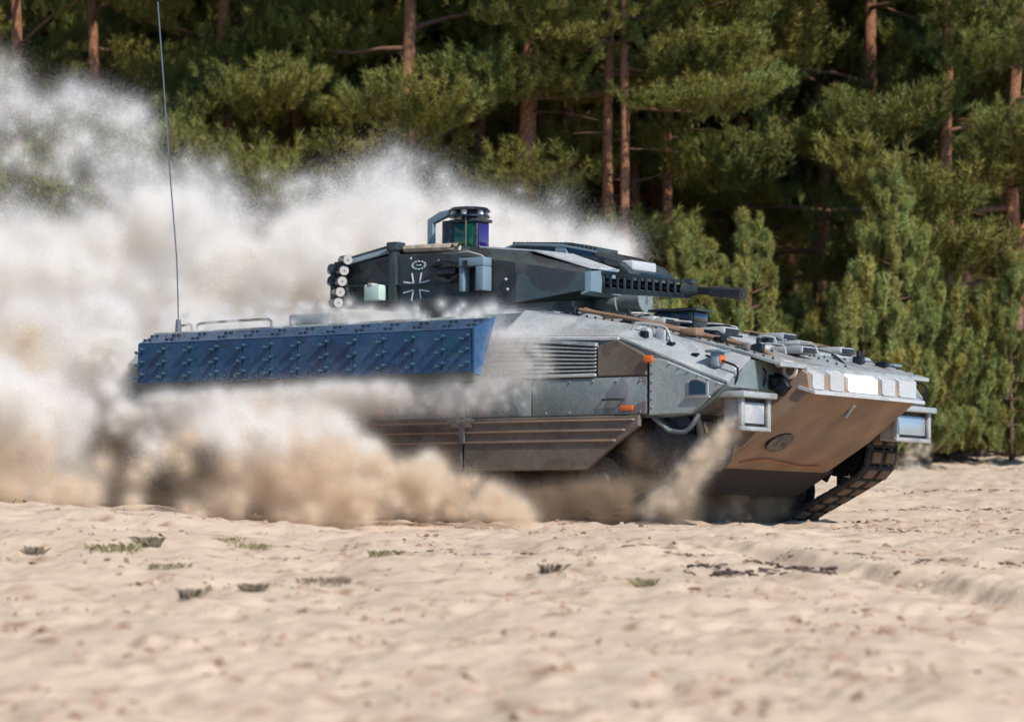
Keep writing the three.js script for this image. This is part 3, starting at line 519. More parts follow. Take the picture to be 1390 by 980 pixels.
{ // running gear
  const path = (() => {                                // closed outline of the track: arcs round sprocket, idler and the flat bottom
    const pts = [], arc = (cx, cy, r, a0, a1) => { for (let k = 0; k <= 10; k++) { const a = lerp(a0, a1, k / 10); pts.push(V(cx + r * Math.cos(a), cy + r * Math.sin(a), 0)); } };
    arc(2.66, 0.93, 0.33, 1.62, -0.72); arc(2.02, 0.56, 0.29, -0.85, -1.571); pts.push(V(0, 0.27, 0)); arc(-2.4, 0.56, 0.29, -1.571, -2.3); arc(-2.95, 0.90, 0.30, -2.45, -4.6); for (let k = 1; k < 6; k++) pts.push(V(lerp(-2.95, 2.66, k / 6), 1.21 - 0.03 * Math.sin(k / 6 * Math.PI), 0));
    return new THREE.CatmullRomCurve3(pts, true, 'centripetal');
  })();
  const L = path.getLength(), N = Math.round(L / 0.152);
  const shape = (list) => finish(mergeGeometries(list.map(strip)));
  const linkG = shape([G.box(-0.066, 0.066, -0.01, 0.028, -0.25, 0.25, 0.008), G.box(-0.03, 0.03, 0.02, 0.09, -0.03, 0.03, 0.01), G.box(-0.078, 0.078, -0.016, 0.02, -0.27, -0.215, 0.01), G.box(-0.078, 0.078, -0.016, 0.02, 0.215, 0.27, 0.01), G.box(-0.078, 0.078, -0.016, 0.02, -0.03, 0.03, 0.01)]);
  const padG = shape([G.box(-0.05, 0.05, -0.038, -0.008, -0.20, -0.045, 0.014), G.box(-0.05, 0.05, -0.038, -0.008, 0.045, 0.20, 0.014)]);
  const rimG = shape([G.cyl([0, 0, -0.16], [0, 0, 0.16], 0.235, 0.235, 22), G.cyl([0, 0, 0.15], [0, 0, 0.185], 0.12, 0.09, 16)]), tyreG = shape([new THREE.TorusGeometry(0.235, 0.055, 8, 26).translate(0, 0, -0.1), new THREE.TorusGeometry(0.235, 0.055, 8, 26).translate(0, 0, 0.1)]);
  const teeth = []; for (let k = 0; k < 12; k++) for (const z of [-0.17, 0.17]) { const g = G.box(0.24, 0.33, -0.03, 0.03, z - 0.02, z + 0.02, 0.01); g.rotateZ(k / 12 * 6.283); teeth.push(g); }
  const sprG = shape([G.cyl([0, 0, -0.19], [0, 0, 0.19], 0.25, 0.25, 24), ...teeth]);
  const place = (name, g, m, x, y, z) => { const o = part(name, g, m, vehicle); o.position.set(x, y - LIFT, z); return o; };
  for (const s of [1, -1]) {
    const tr = new THREE.Group(); tr.name = 'track'; tr.position.set(0, -LIFT, s * 1.40); vehicle.add(tr);
    const link = new THREE.Mesh(linkG, M.rubber); link.name = 'track_link';
    for (let k = 0; k < N; k++) {
      const p = path.getPointAt(k / N), t = path.getTangentAt(k / N), o = link.clone(); o.name = 'track_link'; o.position.copy(p);
      o.rotation.z = Math.atan2(-t.y, -t.x) ; tr.add(o);
      o.updateMatrix();
    }
    const pads = new THREE.InstancedMesh(padG, M.pad, N); pads.name = 'rubber_pads'; pads.userData.kind = 'stuff';
    tr.children.forEach((o, k) => pads.setMatrixAt(k, o.matrix)); tr.add(pads);
    for (const x of [-2.3, -1.25, -0.2, 0.85, 1.95]) { const w = place('road_wheel', rimG, M.skirt, x, 0.56, s * 1.40); part('tyre', tyreG, M.rubber, w); }
    const sp = place('drive_sprocket', sprG, M.steel, 2.66, 0.93, s * 1.40);
    const id = place('idler_wheel', rimG, M.skirt, -2.95, 0.90, s * 1.40); part('tyre', tyreG, M.rubber, id);
    for (const x of [-2.0, -0.3, 1.4]) { const r = place('return_roller', rimG, M.skirt, x, 1.09, s * 1.40); r.scale.setScalar(0.4); }
    vp('mud_flap', G.box(2.95, 2.965, 0.98, 1.2, s * 1.40 - 0.24, s * 1.40 + 0.24, 0.005), M.rubber);
  }
}
{ // blue add-on armour along the flank
  const x0 = -2.93, n = 12, w = 3.86 / n, panel = vp('armour_panel', [G.box(x0 + 0.02, x0 + 3.84, 1.52, 1.84, 1.90, 1.96, 0.01), G.box(x0 + 0.3, x0 + 0.4, 1.55, 1.62, 1.72, 1.90, 0.01), G.box(x0 + 1.9, x0 + 2.0, 1.55, 1.62, 1.72, 1.90, 0.01), G.box(x0 + 3.4, x0 + 3.5, 1.55, 1.62, 1.72, 1.90, 0.01)], M.blue, vehicle, 'blue bolted add-on armour panel mounted along the flank');
  const plate = (a, b) => G.hexa2 ?? [
    G.hexa([[a, 1.505, 1.965], [b, 1.505, 1.965], [b, 1.865, 1.965], [a, 1.865, 1.965]], [[a, 1.505, 2.0], [b, 1.505, 2.0], [b, 1.865, 2.0], [a, 1.865, 2.0]]),
    G.hexa([[a, 1.840, 1.962], [b, 1.840, 1.962], [b, 1.872, 1.998], [a, 1.872, 1.998]], [[a, 1.945, 1.75], [b, 1.945, 1.75], [b, 1.978, 1.76], [a, 1.978, 1.76]])];
  for (let k = 0; k < n; k++) vp('armour_plate', plate(x0 + k * w + 0.004, x0 + (k + 1) * w - 0.004), M.blue, panel);
  vp('end_flange', G.hexa([[0.935, 1.49, 2.0], [0.955, 1.49, 2.0], [0.99, 1.475, 1.955], [0.97, 1.475, 1.955]], [[0.935, 1.875, 2.005], [0.955, 1.875, 2.005], [1.01, 1.985, 1.77], [0.99, 1.985, 1.77]]), M.navy, panel);
  const R = rng(9);
  for (let k = 0; k <= n; k++) {
    const x = x0 + k * w + (k === 0 ? 0.05 : k === n ? -0.06 : 0);
    for (const y of [1.80, 1.685, 1.57]) {
      const list = []; for (const [dx, dy] of [[-0.035, -0.014], [0.035, 0.014]]) { const l = 0.035 + R() * 0.01; list.push(G.cyl([x + dx, y + dy, 1.99], [x + dx, y + dy, 2.0 + l], 0.011, 0.011, 8), G.ball([x + dx, y + dy, 2.0 + l], 0.016)); }
      vp('bolt_pair', list, M.stud, panel);
    }
    for (const f of [0.3, 0.7]) {
      const y = lerp(1.873, 1.978, f), z = lerp(1.995, 1.76, f), list = [];
      for (const dx of [-0.03, 0.03]) list.push(G.box(x + dx - 0.012, x + dx + 0.012, y - 0.005, y + 0.014, z - 0.014, z + 0.014, 0.004));
      vp('bolt_pair', list, M.black, panel);
    }
    if (k && k < n) vp('lower_clip', G.box(x - 0.05, x + 0.05, 1.50, 1.515, 1.995, 2.008, 0.004), M.stud, panel);
  }
}
{ // turret
  const Z = 0.86;
  const T = vp('turret', [
    // main body: rear part, then the cheeks that narrow towards the gun
    loft([[-1.45, [[Z - 0.1, 2.24], [Z, 2.60], [Z - 0.12, 2.67], [-0.85, 2.67], [-0.95, 2.5], [-0.85, 2.24]]], [-0.86, [[Z, 2.24], [Z + 0.01, 2.68], [Z - 0.10, 2.77], [-0.85, 2.77], [-0.95, 2.55], [-0.85, 2.24]]], [-0.2, [[Z, 2.22], [Z + 0.01, 2.66], [Z - 0.16, 2.75], [-0.85, 2.75], [-0.95, 2.55], [-0.85, 2.22]]], [0.55, [[Z - 0.02, 2.19], [Z, 2.55], [Z - 0.22, 2.66], [-0.85, 2.66], [-0.95, 2.5], [-0.85, 2.19]]]]),
    G.hexa([[0.55, 2.19, 0.84], [0.55, 2.55, 0.86], [0.55, 2.645, 0.64], [0.55, 2.19, -0.85]], [[1.10, 2.30, 0.58], [1.10, 2.45, 0.58], [1.08, 2.49, 0.46], [0.95, 2.30, -0.75]]),
    G.cyl([-0.15, 2.0, 0], [-0.15, 2.26, 0], 0.95, 0.98, 36)], M.turret);
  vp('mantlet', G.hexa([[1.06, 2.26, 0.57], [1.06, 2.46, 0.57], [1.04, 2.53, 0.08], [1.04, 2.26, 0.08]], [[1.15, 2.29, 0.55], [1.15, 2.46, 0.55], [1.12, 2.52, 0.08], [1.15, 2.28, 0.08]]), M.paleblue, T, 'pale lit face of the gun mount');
  vp('roof_plate', [G.hexa([[0.0, 2.725, 0.66], [0.58, 2.665, 0.62], [0.58, 2.68, 0.0], [0.0, 2.755, 0.0]], [[0.0, 2.74, 0.66], [0.58, 2.68, 0.62], [0.58, 2.695, 0.0], [0.0, 2.77, 0.0]]), G.hexa([[0.58, 2.665, 0.62], [1.08, 2.50, 0.46], [1.08, 2.51, 0.0], [0.58, 2.68, 0.0]], [[0.58, 2.68, 0.62], [1.08, 2.515, 0.46], [1.08, 2.525, 0.0], [0.58, 2.695, 0.0]])], M.pale, T);
  vp('padding_roll', [G.rod([[-0.72, 2.735, 0.83], [-0.45, 2.73, 0.83], [-0.2, 2.725, 0.80]], 0.035, 14, 8), G.rod([[-0.70, 2.755, 0.72], [-0.2, 2.745, 0.70]], 0.03, 10, 8)], M.tan, T, 'tan padding along the roof edge');
  vp('corner_post', [G.box(-0.86, -0.77, 2.24, 2.80, 0.83, 0.90, 0.012), G.box(-0.88, -0.75, 2.72, 2.80, 0.78, 0.91, 0.012)], M.turret, T);
  vp('rear_rim', [G.hexa([[-1.44, 2.60, 0.862], [-0.87, 2.70, 0.872], [-0.87, 2.755, 0.80], [-1.44, 2.66, 0.79]], [[-1.44, 2.61, 0.875], [-0.87, 2.71, 0.885], [-0.87, 2.77, 0.80], [-1.44, 2.675, 0.79]])], M.paleblue, T);
  const fins = []; for (let k = 0; k < 17; k++) { const f = k / 16; fins.push(G.box(lerp(-1.42, -0.9, f) - 0.009, lerp(-1.42, -0.9, f) + 0.009, lerp(2.67, 2.765, f), lerp(2.705, 2.80, f), 0.6, 0.78, 0.003)); }
  vp('cooling_fins', fins, M.turret, T);
  // side gear
  vp('side_ledge', [G.hexa([[-1.42, 2.415, 0.85], [-0.15, 2.39, 0.868], [-0.15, 2.405, 0.868], [-1.42, 2.43, 0.85]], [[-1.42, 2.415, 0.89], [-0.15, 2.39, 0.90], [-0.15, 2.40, 0.90], [-1.42, 2.425, 0.89]])], M.turret, T);
  const mb = vp('stowage_box', G.box(-1.08, -0.90, 2.265, 2.41, 0.86, 0.98, 0.012), M.mint, T, 'pale green box low on the turret side');
  vp('latch', [G.box(-1.03, -0.98, 2.40, 2.425, 0.90, 0.985, 0.004), G.rod([[-1.12, 2.40, 0.90], [-1.09, 2.41, 0.93], [-1.085, 2.28, 0.93]], 0.01, 10, 5)], M.cap, T);
  const wd = vp('warning_sensor', [G.box(0.02, 0.30, 2.52, 2.60, 0.87, 1.0, 0.01), G.box(0.02, 0.07, 2.30, 2.52, 0.87, 0.99, 0.008), G.box(0.21, 0.30, 2.30, 2.52, 0.87, 1.0, 0.01)], M.paleblue, T, 'pale bracketed sensor box on the turret side');
  vp('sensor_window', [G.box(0.075, 0.125, 2.51, 2.575, 1.0, 1.008, 0.003), G.box(0.075, 0.205, 2.30, 2.52, 0.87, 0.90, 0.004)], M.black, T);
  vp('sensor_arm', [G.rod([[-0.36, 2.54, 0.9], [-0.2, 2.585, 0.95], [0.02, 2.555, 0.95]], 0.022, 12, 7), G.box(-0.35, -0.05, 2.46, 2.54, 0.87, 0.95, 0.02), G.rod([[-0.3, 2.46, 0.93], [-0.12, 2.40, 0.95], [0.0, 2.47, 0.93]], 0.018, 12, 6)], M.black, T);
  vp('arch', [G.rod([[-0.12, 2.66, 0.85], [0.02, 2.67, 0.87], [0.20, 2.62, 0.88], [0.27, 2.54, 0.885]], 0.008, 20, 5), G.rod([[-0.12, 2.73, 0.79], [-0.07, 2.68, 0.87]], 0.012, 6, 5)], M.cap, T);
  vp('bolt_heads', [[-0.02, 2.60], [0.08, 2.60], [0.45, 2.40], [0.47, 2.31], [-0.3, 2.60], [-0.62, 2.64]].map(([x, y]) => G.ball([x, y, Z + 0.005], 0.014, 7)), M.cap, T);
  // painted cross: four white chevron outlines
  const cross = [], cx = -0.55, cy = 2.38, zz = Z + 0.012, bar = (x0, y0, x1, y1) => { const l = Math.hypot(x1 - x0, y1 - y0), g = new THREE.BoxGeometry(l, 0.013, 0.004); g.rotateZ(Math.atan2(y1 - y0, x1 - x0)); g.translate(cx + (x0 + x1) / 2, cy + (y0 + y1) / 2, zz); cross.push(g); };
  for (const [a, b] of [[1, 1], [-1, 1], [1, -1], [-1, -1]]) { bar(a * 0.035, b * 0.03, a * 0.055, b * 0.125); bar(a * 0.035, b * 0.03, a * 0.15, b * 0.05); }
  vp('cross_marking', cross, M.white, T, 'white outlined cross painted on the turret side');
  const em = []; for (let k = 0; k < 12; k++) { const a = k / 12 * 6.283; em.push(G.box(cx + 0.02 + 0.075 * Math.cos(a) - 0.012, cx + 0.02 + 0.075 * Math.cos(a) + 0.012, 2.575 + 0.036 * Math.sin(a) - 0.007, 2.575 + 0.036 * Math.sin(a) + 0.007, Z + 0.006, Z + 0.013, 0.002)); }
  em.push(G.box(cx - 0.01, cx + 0.05, 2.57, 2.58, Z + 0.006, Z + 0.013, 0.002));
  vp('oval_emblem', em, M.mint, T, 'small oval emblem of pale dots above the cross');
  // smoke launchers at the rear corner: tubes with pale caps
  vp('launcher_rack', [G.box(-1.56, -1.40, 2.24, 2.66, 0.70, 0.84, 0.015), G.box(-1.60, -1.5, 2.24, 2.60, 0.45, 0.84, 0.015)], M.turret, T);
  for (let k = 0; k < 5; k++) {
    const y = 2.665 - k * 0.098, x = -1.36 - k * 0.022 + (k === 0 ? 0.02 : 0), tilt = 0.10 - 0.02 * k;
    const tb = vp('launcher_tube', [G.cyl([x - 0.16, y + 0.01, 0.82 - 0.04], [x + 0.05, y - 0.01, 0.96], 0.044, 0.046, 16)], M.black, T);
    vp('tube_cap', [G.cyl([x + 0.049, y - 0.0098, 0.959], [x + 0.066, y - 0.0117, 0.974], 0.046, 0.042, 18)], M.cap, T);
    vp('cap_hole', [G.cyl([x + 0.066, y - 0.0117, 0.974], [x + 0.069, y - 0.012, 0.977], 0.007, 0.007, 8)], M.black, T);
  }
  for (const y of [2.60, 2.49]) vp('launcher_tube', G.cyl([-1.70, y, 0.70], [-1.56, y, 0.86], 0.042, 0.042, 14), M.black, T);
  // commander's sight: arch bracket, drum, lens block, slotted cap
  const sy = 2.76;
  vp('sight_arch', [G.prism([[-1.06, sy], [-1.06, 3.10], [-0.92, 3.165], [-0.76, 3.185], [-0.74, 3.13], [-0.86, 3.10], [-0.985, 3.055], [-0.985, sy]], 0.02, 0.07, 0.01)], M.paleblue, T, 'pale bent bracket over the sight');
  vp('sight_housing', [G.cyl([-0.81, sy, 0.02], [-0.81, 3.07, 0.02], 0.085, 0.085, 24), G.box(-0.74, -0.45, sy, 3.05, -0.10, 0.10, 0.015), G.box(-0.76, -0.43, 3.045, 3.075, -0.12, 0.12, 0.006)], M.turret, T);
  vp('sight_cap', [G.cyl([-0.61, 3.155, 0], [-0.61, 3.185, 0], 0.20, 0.17, 28), G.cyl([-0.61, 3.095, 0], [-0.61, 3.112, 0], 0.19, 0.19, 28), G.cyl([-0.61, 3.07, 0], [-0.61, 3.16, 0], 0.07, 0.07, 20)], M.black, T);
  for (let k = 0; k < 6; k++) { const a = k * 1.05 + 0.2, x = -0.61 + 0.155 * Math.cos(a), z = 0.155 * Math.sin(a); vp('spacer', G.box(x - 0.02, x + 0.02, 3.111, 3.156, z - 0.02, z + 0.02, 0.004), M.white, T); }
  vp('sight_lens', G.box(-0.70, -0.49, sy + 0.02, 3.03, 0.098, 0.112, 0.004), M.green, T, 'green coated lens of the sight');
  vp('sight_lens', G.box(-0.452, -0.44, sy + 0.02, 3.03, -0.08, 0.075, 0.004), M.purple, T, 'violet coated lens of the sight');
  vp('sight_strut', [G.cyl([-0.55, sy, 0.135], [-0.55, 3.19, 0.135], 0.009, 0.009, 8)], M.skirt, T);
  // hood over the gunner's optics beside the gun
  const hood = vp('optics_hood', [G.prism([[-0.36, 2.6], [-0.32, 2.78], [-0.1, 2.83], [0.42, 2.79], [0.80, 2.71], [1.08, 2.60], [1.18, 2.52], [1.18, 2.40], [0.8, 2.34], [0.2, 2.4]], -0.78, -0.06, 0.03)], M.turret, T);
  vp('hood_trim', [G.prism([[0.30, 2.66], [0.36, 2.802], [0.44, 2.79], [0.52, 2.64]], -0.06, -0.045, 0.004), G.prism([[-0.3, 2.785], [-0.1, 2.835], [0.42, 2.795], [0.8, 2.715], [0.79, 2.70], [0.42, 2.775], [-0.1, 2.815], [-0.28, 2.77]], -0.066, -0.04, 0.003)], M.paleblue, T);
  vp('hood_window', [G.prism([[-0.22, 2.66], [-0.18, 2.765], [0.08, 2.785], [0.26, 2.77], [0.26, 2.65]], -0.062, -0.05, 0.003), G.prism([[0.56, 2.64], [0.46, 2.765], [0.74, 2.705], [0.86, 2.60]], -0.062, -0.05, 0.003)], M.glass, T);
  vp('optics_lens', [G.prism([[0.90, 2.58], [0.86, 2.665], [1.02, 2.61], [1.06, 2.56]], -0.062, -0.052, 0.003), G.box(1.178, 1.19, 2.42, 2.51, -0.6, -0.2, 0.005)], M.glass, T);
  vp('hood_block', G.box(1.0, 1.16, 2.52, 2.62, -0.5, -0.1, 0.02), M.pale, T);
  const f2 = []; for (let k = 0; k < 20; k++) { const f = k / 19, x = lerp(-0.2, 0.72, f), y = x < 0.42 ? lerp(2.825, 2.788, (x + 0.2) / 0.62) : lerp(2.788, 2.725, (x - 0.42) / 0.3); f2.push(G.box(x - 0.011, x + 0.011, y - 0.01, y + 0.035, -0.5, -0.14, 0.003)); }
  vp('cooling_fins', f2, M.turret, T);
  vp('underside_drum', [G.cyl([0.75, 2.24, -0.1], [1.05, 2.25, -0.1], 0.13, 0.13, 20), G.cyl([1.05, 2.25, -0.1], [1.3, 2.26, -0.1], 0.10, 0.12, 20)], M.hull, T);
  // gun: caged sleeve, collar, barrel, muzzle
  const gz = 0.32, A = V(1.12, 2.385, gz), B = V(2.58, 2.215, gz), at2 = (f) => A.clone().lerp(B, f), s2 = (p, dy = 0, dz = 0) => [p.x, p.y + dy, p.z + dz];
  const cage = [], e0 = at2(0.02), e1 = at2(0.60);
  cage.push(G.hexa([s2(e0, 0.075, -0.06), s2(e0, 0.105, -0.06), s2(e0, 0.105, 0.06), s2(e0, 0.075, 0.06)], [s2(e1, 0.052, -0.05), s2(e1, 0.078, -0.05), s2(e1, 0.078, 0.05), s2(e1, 0.052, 0.05)]));
  cage.push(G.hexa([s2(e0, -0.095, -0.06), s2(e0, -0.045, -0.06), s2(e0, -0.045, 0.06), s2(e0, -0.095, 0.06)], [s2(e1, -0.08, -0.05), s2(e1, -0.04, -0.05), s2(e1, -0.04, 0.05), s2(e1, -0.08, 0.05)]));
  for (let k = 0; k <= 11; k++) { const f = 0.03 + 0.57 * k / 11, p = at2(f); for (const z of [-0.05, 0.05]) { const g = G.box(-0.013, 0.013, -0.07, 0.08, -0.005, 0.005, 0.003); g.translate(p.x, p.y, p.z + z); cage.push(g); } }
  vp('gun_cage', cage, M.turret, T, 'slotted cage around the gun barrel');
  vp('gun_barrel', [G.cyl(s2(at2(0)), s2(at2(0.62)), 0.042, 0.036, 18), G.cyl(s2(at2(0.60)), s2(at2(0.88)), 0.036, 0.034, 18)], M.steel, T);
  vp('gun_collar', [G.cyl(s2(at2(0.595)), s2(at2(0.64)), 0.075, 0.06, 18), G.cyl(s2(at2(0.64)), s2(at2(0.70)), 0.06, 0.035, 18), G.box(e1.x - 0.02, e1.x + 0.09, e1.y + 0.04, e1.y + 0.085, gz - 0.04, gz + 0.04, 0.01)], M.turret, T);
  const mz = [G.cyl(s2(at2(0.78)), s2(at2(0.985)), 0.047, 0.050, 18), G.cyl(s2(at2(0.955)), s2(at2(1.0)), 0.058, 0.058, 18), G.cyl(s2(at2(0.84)), s2(at2(0.86)), 0.054, 0.054, 18)];
  vp('muzzle_brake', mz, M.black, T);
  vp('muzzle_bore', G.cyl(s2(at2(0.999)), s2(at2(1.003)), 0.026, 0.026, 14), M.rubber, T);
}
add(vehicle);

// ------------------------------------------------------------------ grass tufts, twigs and clods on the sand
{
  const onGround = (u, v) => { let d = 10; for (; d < 60; d += 0.02) { const p = at(u, v, d); if (p.y <= ground(p.x, p.z)) return p.setY(ground(p.x, p.z)); } return at(u, v, 30); };
  const straw = new THREE.MeshPhysicalMaterial({ color: new THREE.Color(0.27, 0.22, 0.09), roughness: 0.8, transmission: 0.3, thickness: 0, side: THREE.DoubleSide }), dull = straw.clone(); dull.color.setRGB(0.20, 0.15, 0.085);
  const tuftG = (seed, blades, w, h) => {
    const R = rng(seed), pos = [], idx = [];
    for (let k = 0; k < blades; k++) {
      const a = R() * 6.28, r = Math.sqrt(R()) * w, x = Math.cos(a) * r, z = Math.sin(a) * r * 0.7, l = h * (0.5 + R() * 0.8), t = 0.2 + R() * 1.2, q = R() * 6.28, dx = Math.cos(q) * l * t, dz = Math.sin(q) * l * t, n = pos.length / 3, b = 0.0016;
      pos.push(x - b * Math.sin(a), -0.01, z + b * Math.cos(a), x + b * Math.sin(a), -0.01, z - b * Math.cos(a), x + dx * 0.5 + b, l * 0.75, z + dz * 0.5, x + dx, l * 0.8, z + dz); idx.push(n, n + 1, n + 2, n + 2, n + 1, n + 3);
    }
    return geom(pos, idx);
  };
  const tg = [tuftG(1, 130, 0.09, 0.05), tuftG(2, 150, 0.17, 0.035), tuftG(3, 90, 0.06, 0.04)];
  for (const [u, v, k, s, m, label] of [
    [345, 803, 0, 0.9, dull, 'small dark dry grass tuft, the one standing alone left of centre in the foreground'],
    [520, 754, 1, 1.0, straw, 'yellow green grass tuft below the front edge of the low dust'],
    [440, 792, 1, 1.0, dull, 'flat brownish grass tuft right of the small dark one'],
    [155, 748, 1, 1.5, straw, 'broad blurred grass tuft at the left'], [203, 740, 0, 1.2, dull, 'dark grass tuft right beside the broad blurred one'],
    [230, 772, 1, 0.9, straw, 'low greenish grass tuft below the dark one at the left'], [45, 752, 0, 1.0, dull, 'leftmost dark grass tuft in the sand'],
    [255, 812, 2, 1.2, dull, 'tiny grass tuft left of the small dark one'], [345, 745, 1, 0.9, straw, 'dry grass tuft on the sand crest under the low dust'], [305, 735, 1, 0.9, straw, 'thin yellowish grass tuft left of the one on the sand crest'], [880, 796, 2, 1.2, straw, 'single small grass tuft below the front of the vehicle'], [745, 778, 2, 1.3, dull, 'faint dry tuft between the low dust and the twigs'],
  ]) { const o = thing('grass_tuft', label, 'grass tuft', onGround(u, v)); part('blades', tg[k], m, o); o.scale.setScalar(s * 0.9); o.rotation.y = u; add(o); }
  const R = rng(55), wood = new THREE.MeshStandardMaterial({ color: 0x4a3a32, roughness: 0.9 });
  const pile = thing('twig_litter', 'scattered dark twigs and bark lying on the sand in front of the vehicle', 'twigs', onGround(1045, 776));
  for (let k = 0; k < 60; k++) {
    const x = (R() + R() + R() - 1.5) * 0.62, z = (R() + R() - 1) * 0.55, a = R() * 6.28, l = 0.02 + R() * R() * 0.09, y = ground(pile.position.x + x, pile.position.z + z) - pile.position.y + 0.012;
    part('twig', G.rod([[x - Math.cos(a) * l, y, z - Math.sin(a) * l], [x, y + R() * 0.015, z], [x + Math.cos(a) * l, y + 0.01, z + Math.sin(a) * l]], 0.004 + R() * 0.007, 5, 5), wood, pile);
  }
  add(pile);
  // clods and pebbles
  const cg = new THREE.IcosahedronGeometry(1, 1), cp = cg.attributes.position; for (let i = 0; i < cp.count; i++) { const v = V().fromBufferAttribute(cp, i), f = 0.8 + 0.3 * n3(v.x * 1.3, v.y * 1.3, v.z * 1.3); cp.setXYZ(i, v.x * f, v.y * f * 0.6, v.z * f); } cg.computeVertexNormals();
  const N = 2800, clods = new THREE.InstancedMesh(cg, new THREE.MeshStandardMaterial({ roughness: 0.95 }), N), M4 = new THREE.Matrix4(), c = new THREE.Color();
  let i = 0;
  while (i < N) {
    const d = 9.5 + 17 * R(), x = (R() - 0.5) * 0.42 * d, z = -d; if (fbm(x * 0.9 + 4, z * 0.8, 3) + 0.25 * (R() - 0.5) < 0.08) continue;
    const s = 0.005 + 0.017 * Math.pow(R(), 2.5), e = new THREE.Euler(R(), R() * 6.28, R());
    M4.compose(V(x, ground(x, z) + s * 0.15, z), Q.setFromEuler(e), V(s * (1 + R()), s * 0.5, s * (1 + R()))); clods.setMatrixAt(i, M4);
    const t = R(); clods.setColorAt(i, c.setRGB(lerp(0.40, 0.24, t), lerp(0.27, 0.135, t), lerp(0.17, 0.075, t))); i++;
  }
  // dark litter and churned soil along the old tracks at the right
  const L = 1700, litter = new THREE.InstancedMesh(cg, new THREE.MeshStandardMaterial({ roughness: 0.95 }), L);
  for (let k = 0; k < L; k++) {
    const line = [[-24.2, 0.05, 2.6, 6], [-27.5, 0.10, 3.0, 7], [-31, -0.05, 3.6, 8], [-36, 0.1, 4.2, 9], [-41, 0, 4.5, 10], [-19.0, 0.2, -1, 4]][k % 6], x = lerp(line[2], line[3], R()), z = line[0] + line[1] * x + (R() + R() - 1) * 0.35 + 0.3 * n2(x * 0.8, k % 6), s = 0.008 + 0.02 * Math.pow(R(), 2.5);
    M4.compose(V(x, ground(x, z) + s * 0.1, z), Q.setFromEuler(new THREE.Euler((R() - 0.5) * 0.5, R() * 6.28, (R() - 0.5) * 0.5)), V(s * (1 + 2 * R()), s * 0.55, s)); litter.setMatrixAt(k, M4);
    const t = R(); litter.setColorAt(k, c.setRGB(lerp(0.10, 0.3, t), lerp(0.07, 0.19, t), lerp(0.05, 0.11, t)));
  }
  litter.name = 'bark_litter'; tag(litter, 'dark bits of bark and soil in thin lines across the sand at the right', 'litter', null, 'stuff'); add(litter);
  clods.name = 'sand_clods'; tag(clods, 'small brown clods and pebbles strewn over the sand', 'clods', null, 'stuff'); add(clods);
}

// ------------------------------------------------------------------ dust thrown up by the tracks: puffs of tiny grains
function puffGeometry(seed, grains, size) {      // grains scattered through a ball of radius 1 m at their real size; scaled copies share it
  const R = rng(seed), pos = [], idx = [], a = V(), b = V(), c = V();
  for (let i = 0; i < grains; i++) {
    const r = Math.min(1.15, 0.40 * Math.sqrt(-2 * Math.log(1e-6 + R())) * Math.pow(R(), 0.25)), th = R() * 6.2832, u = R() * 2 - 1, q = Math.sqrt(1 - u * u); c.set(r * q * Math.cos(th), r * u, r * q * Math.sin(th));
    a.set(R() - 0.5, R() - 0.5, R() - 0.5).normalize(); b.set(R() - 0.5, R() - 0.5, R() - 0.5).cross(a).normalize();
    const s = size * (0.7 + 0.6 * R()), n = pos.length / 3;
    pos.push(c.x + a.x * s, c.y + a.y * s, c.z + a.z * s, c.x - a.x * s * 0.5 + b.x * s * 0.87, c.y - a.y * s * 0.5 + b.y * s * 0.87, c.z - a.z * s * 0.5 + b.z * s * 0.87, c.x - a.x * s * 0.5 - b.x * s * 0.87, c.y - a.y * s * 0.5 - b.y * s * 0.87, c.z - a.z * s * 0.5 - b.z * s * 0.87);
    idx.push(n, n + 1, n + 2);
  }
  return geom(pos, idx);
}
const dustOf = (r, g, b) => new THREE.MeshPhysicalMaterial({ color: new THREE.Color(r, g, b), roughness: 1, transmission: 0.5, thickness: 0, specularIntensity: 0, side: THREE.DoubleSide });
const puffs = [puffGeometry(61, 36000, 0.0039), puffGeometry(62, 36000, 0.0039), puffGeometry(63, 8000, 0.0039), puffGeometry(64, 8000, 0.0039)];
function dust(list, mat, label, which = 0) {
  const m = new THREE.InstancedMesh(puffs[which], mat, list.length), M4 = new THREE.Matrix4(), e = new THREE.Euler(), R = rng(list.length);
  list.forEach(([p, r, fl], i) => { Q.setFromEuler(e.set(R() * 6.28, R() * 6.28, R() * 6.28)); M4.compose(p, Q, V(r, r, r)); m.setMatrixAt(i, M4); });
  m.name = numbered('dust_cloud'); tag(m, label, 'dust', null, 'stuff'); add(m); return m;
}
const edgeAt = (knots, u) => { for (let k = 1; k < knots.length; k++) if (u <= knots[k][0]) return lerp(knots[k - 1][1], knots[k][1], clamp((u - knots[k - 1][0]) / (knots[k][0] - knots[k - 1][0]), 0, 1)); return knots[knots.length - 1][1]; };
const inV = (x, y, z) => V(x, y - LIFT, z).applyEuler(vehicle.rotation).add(vehicle.position);
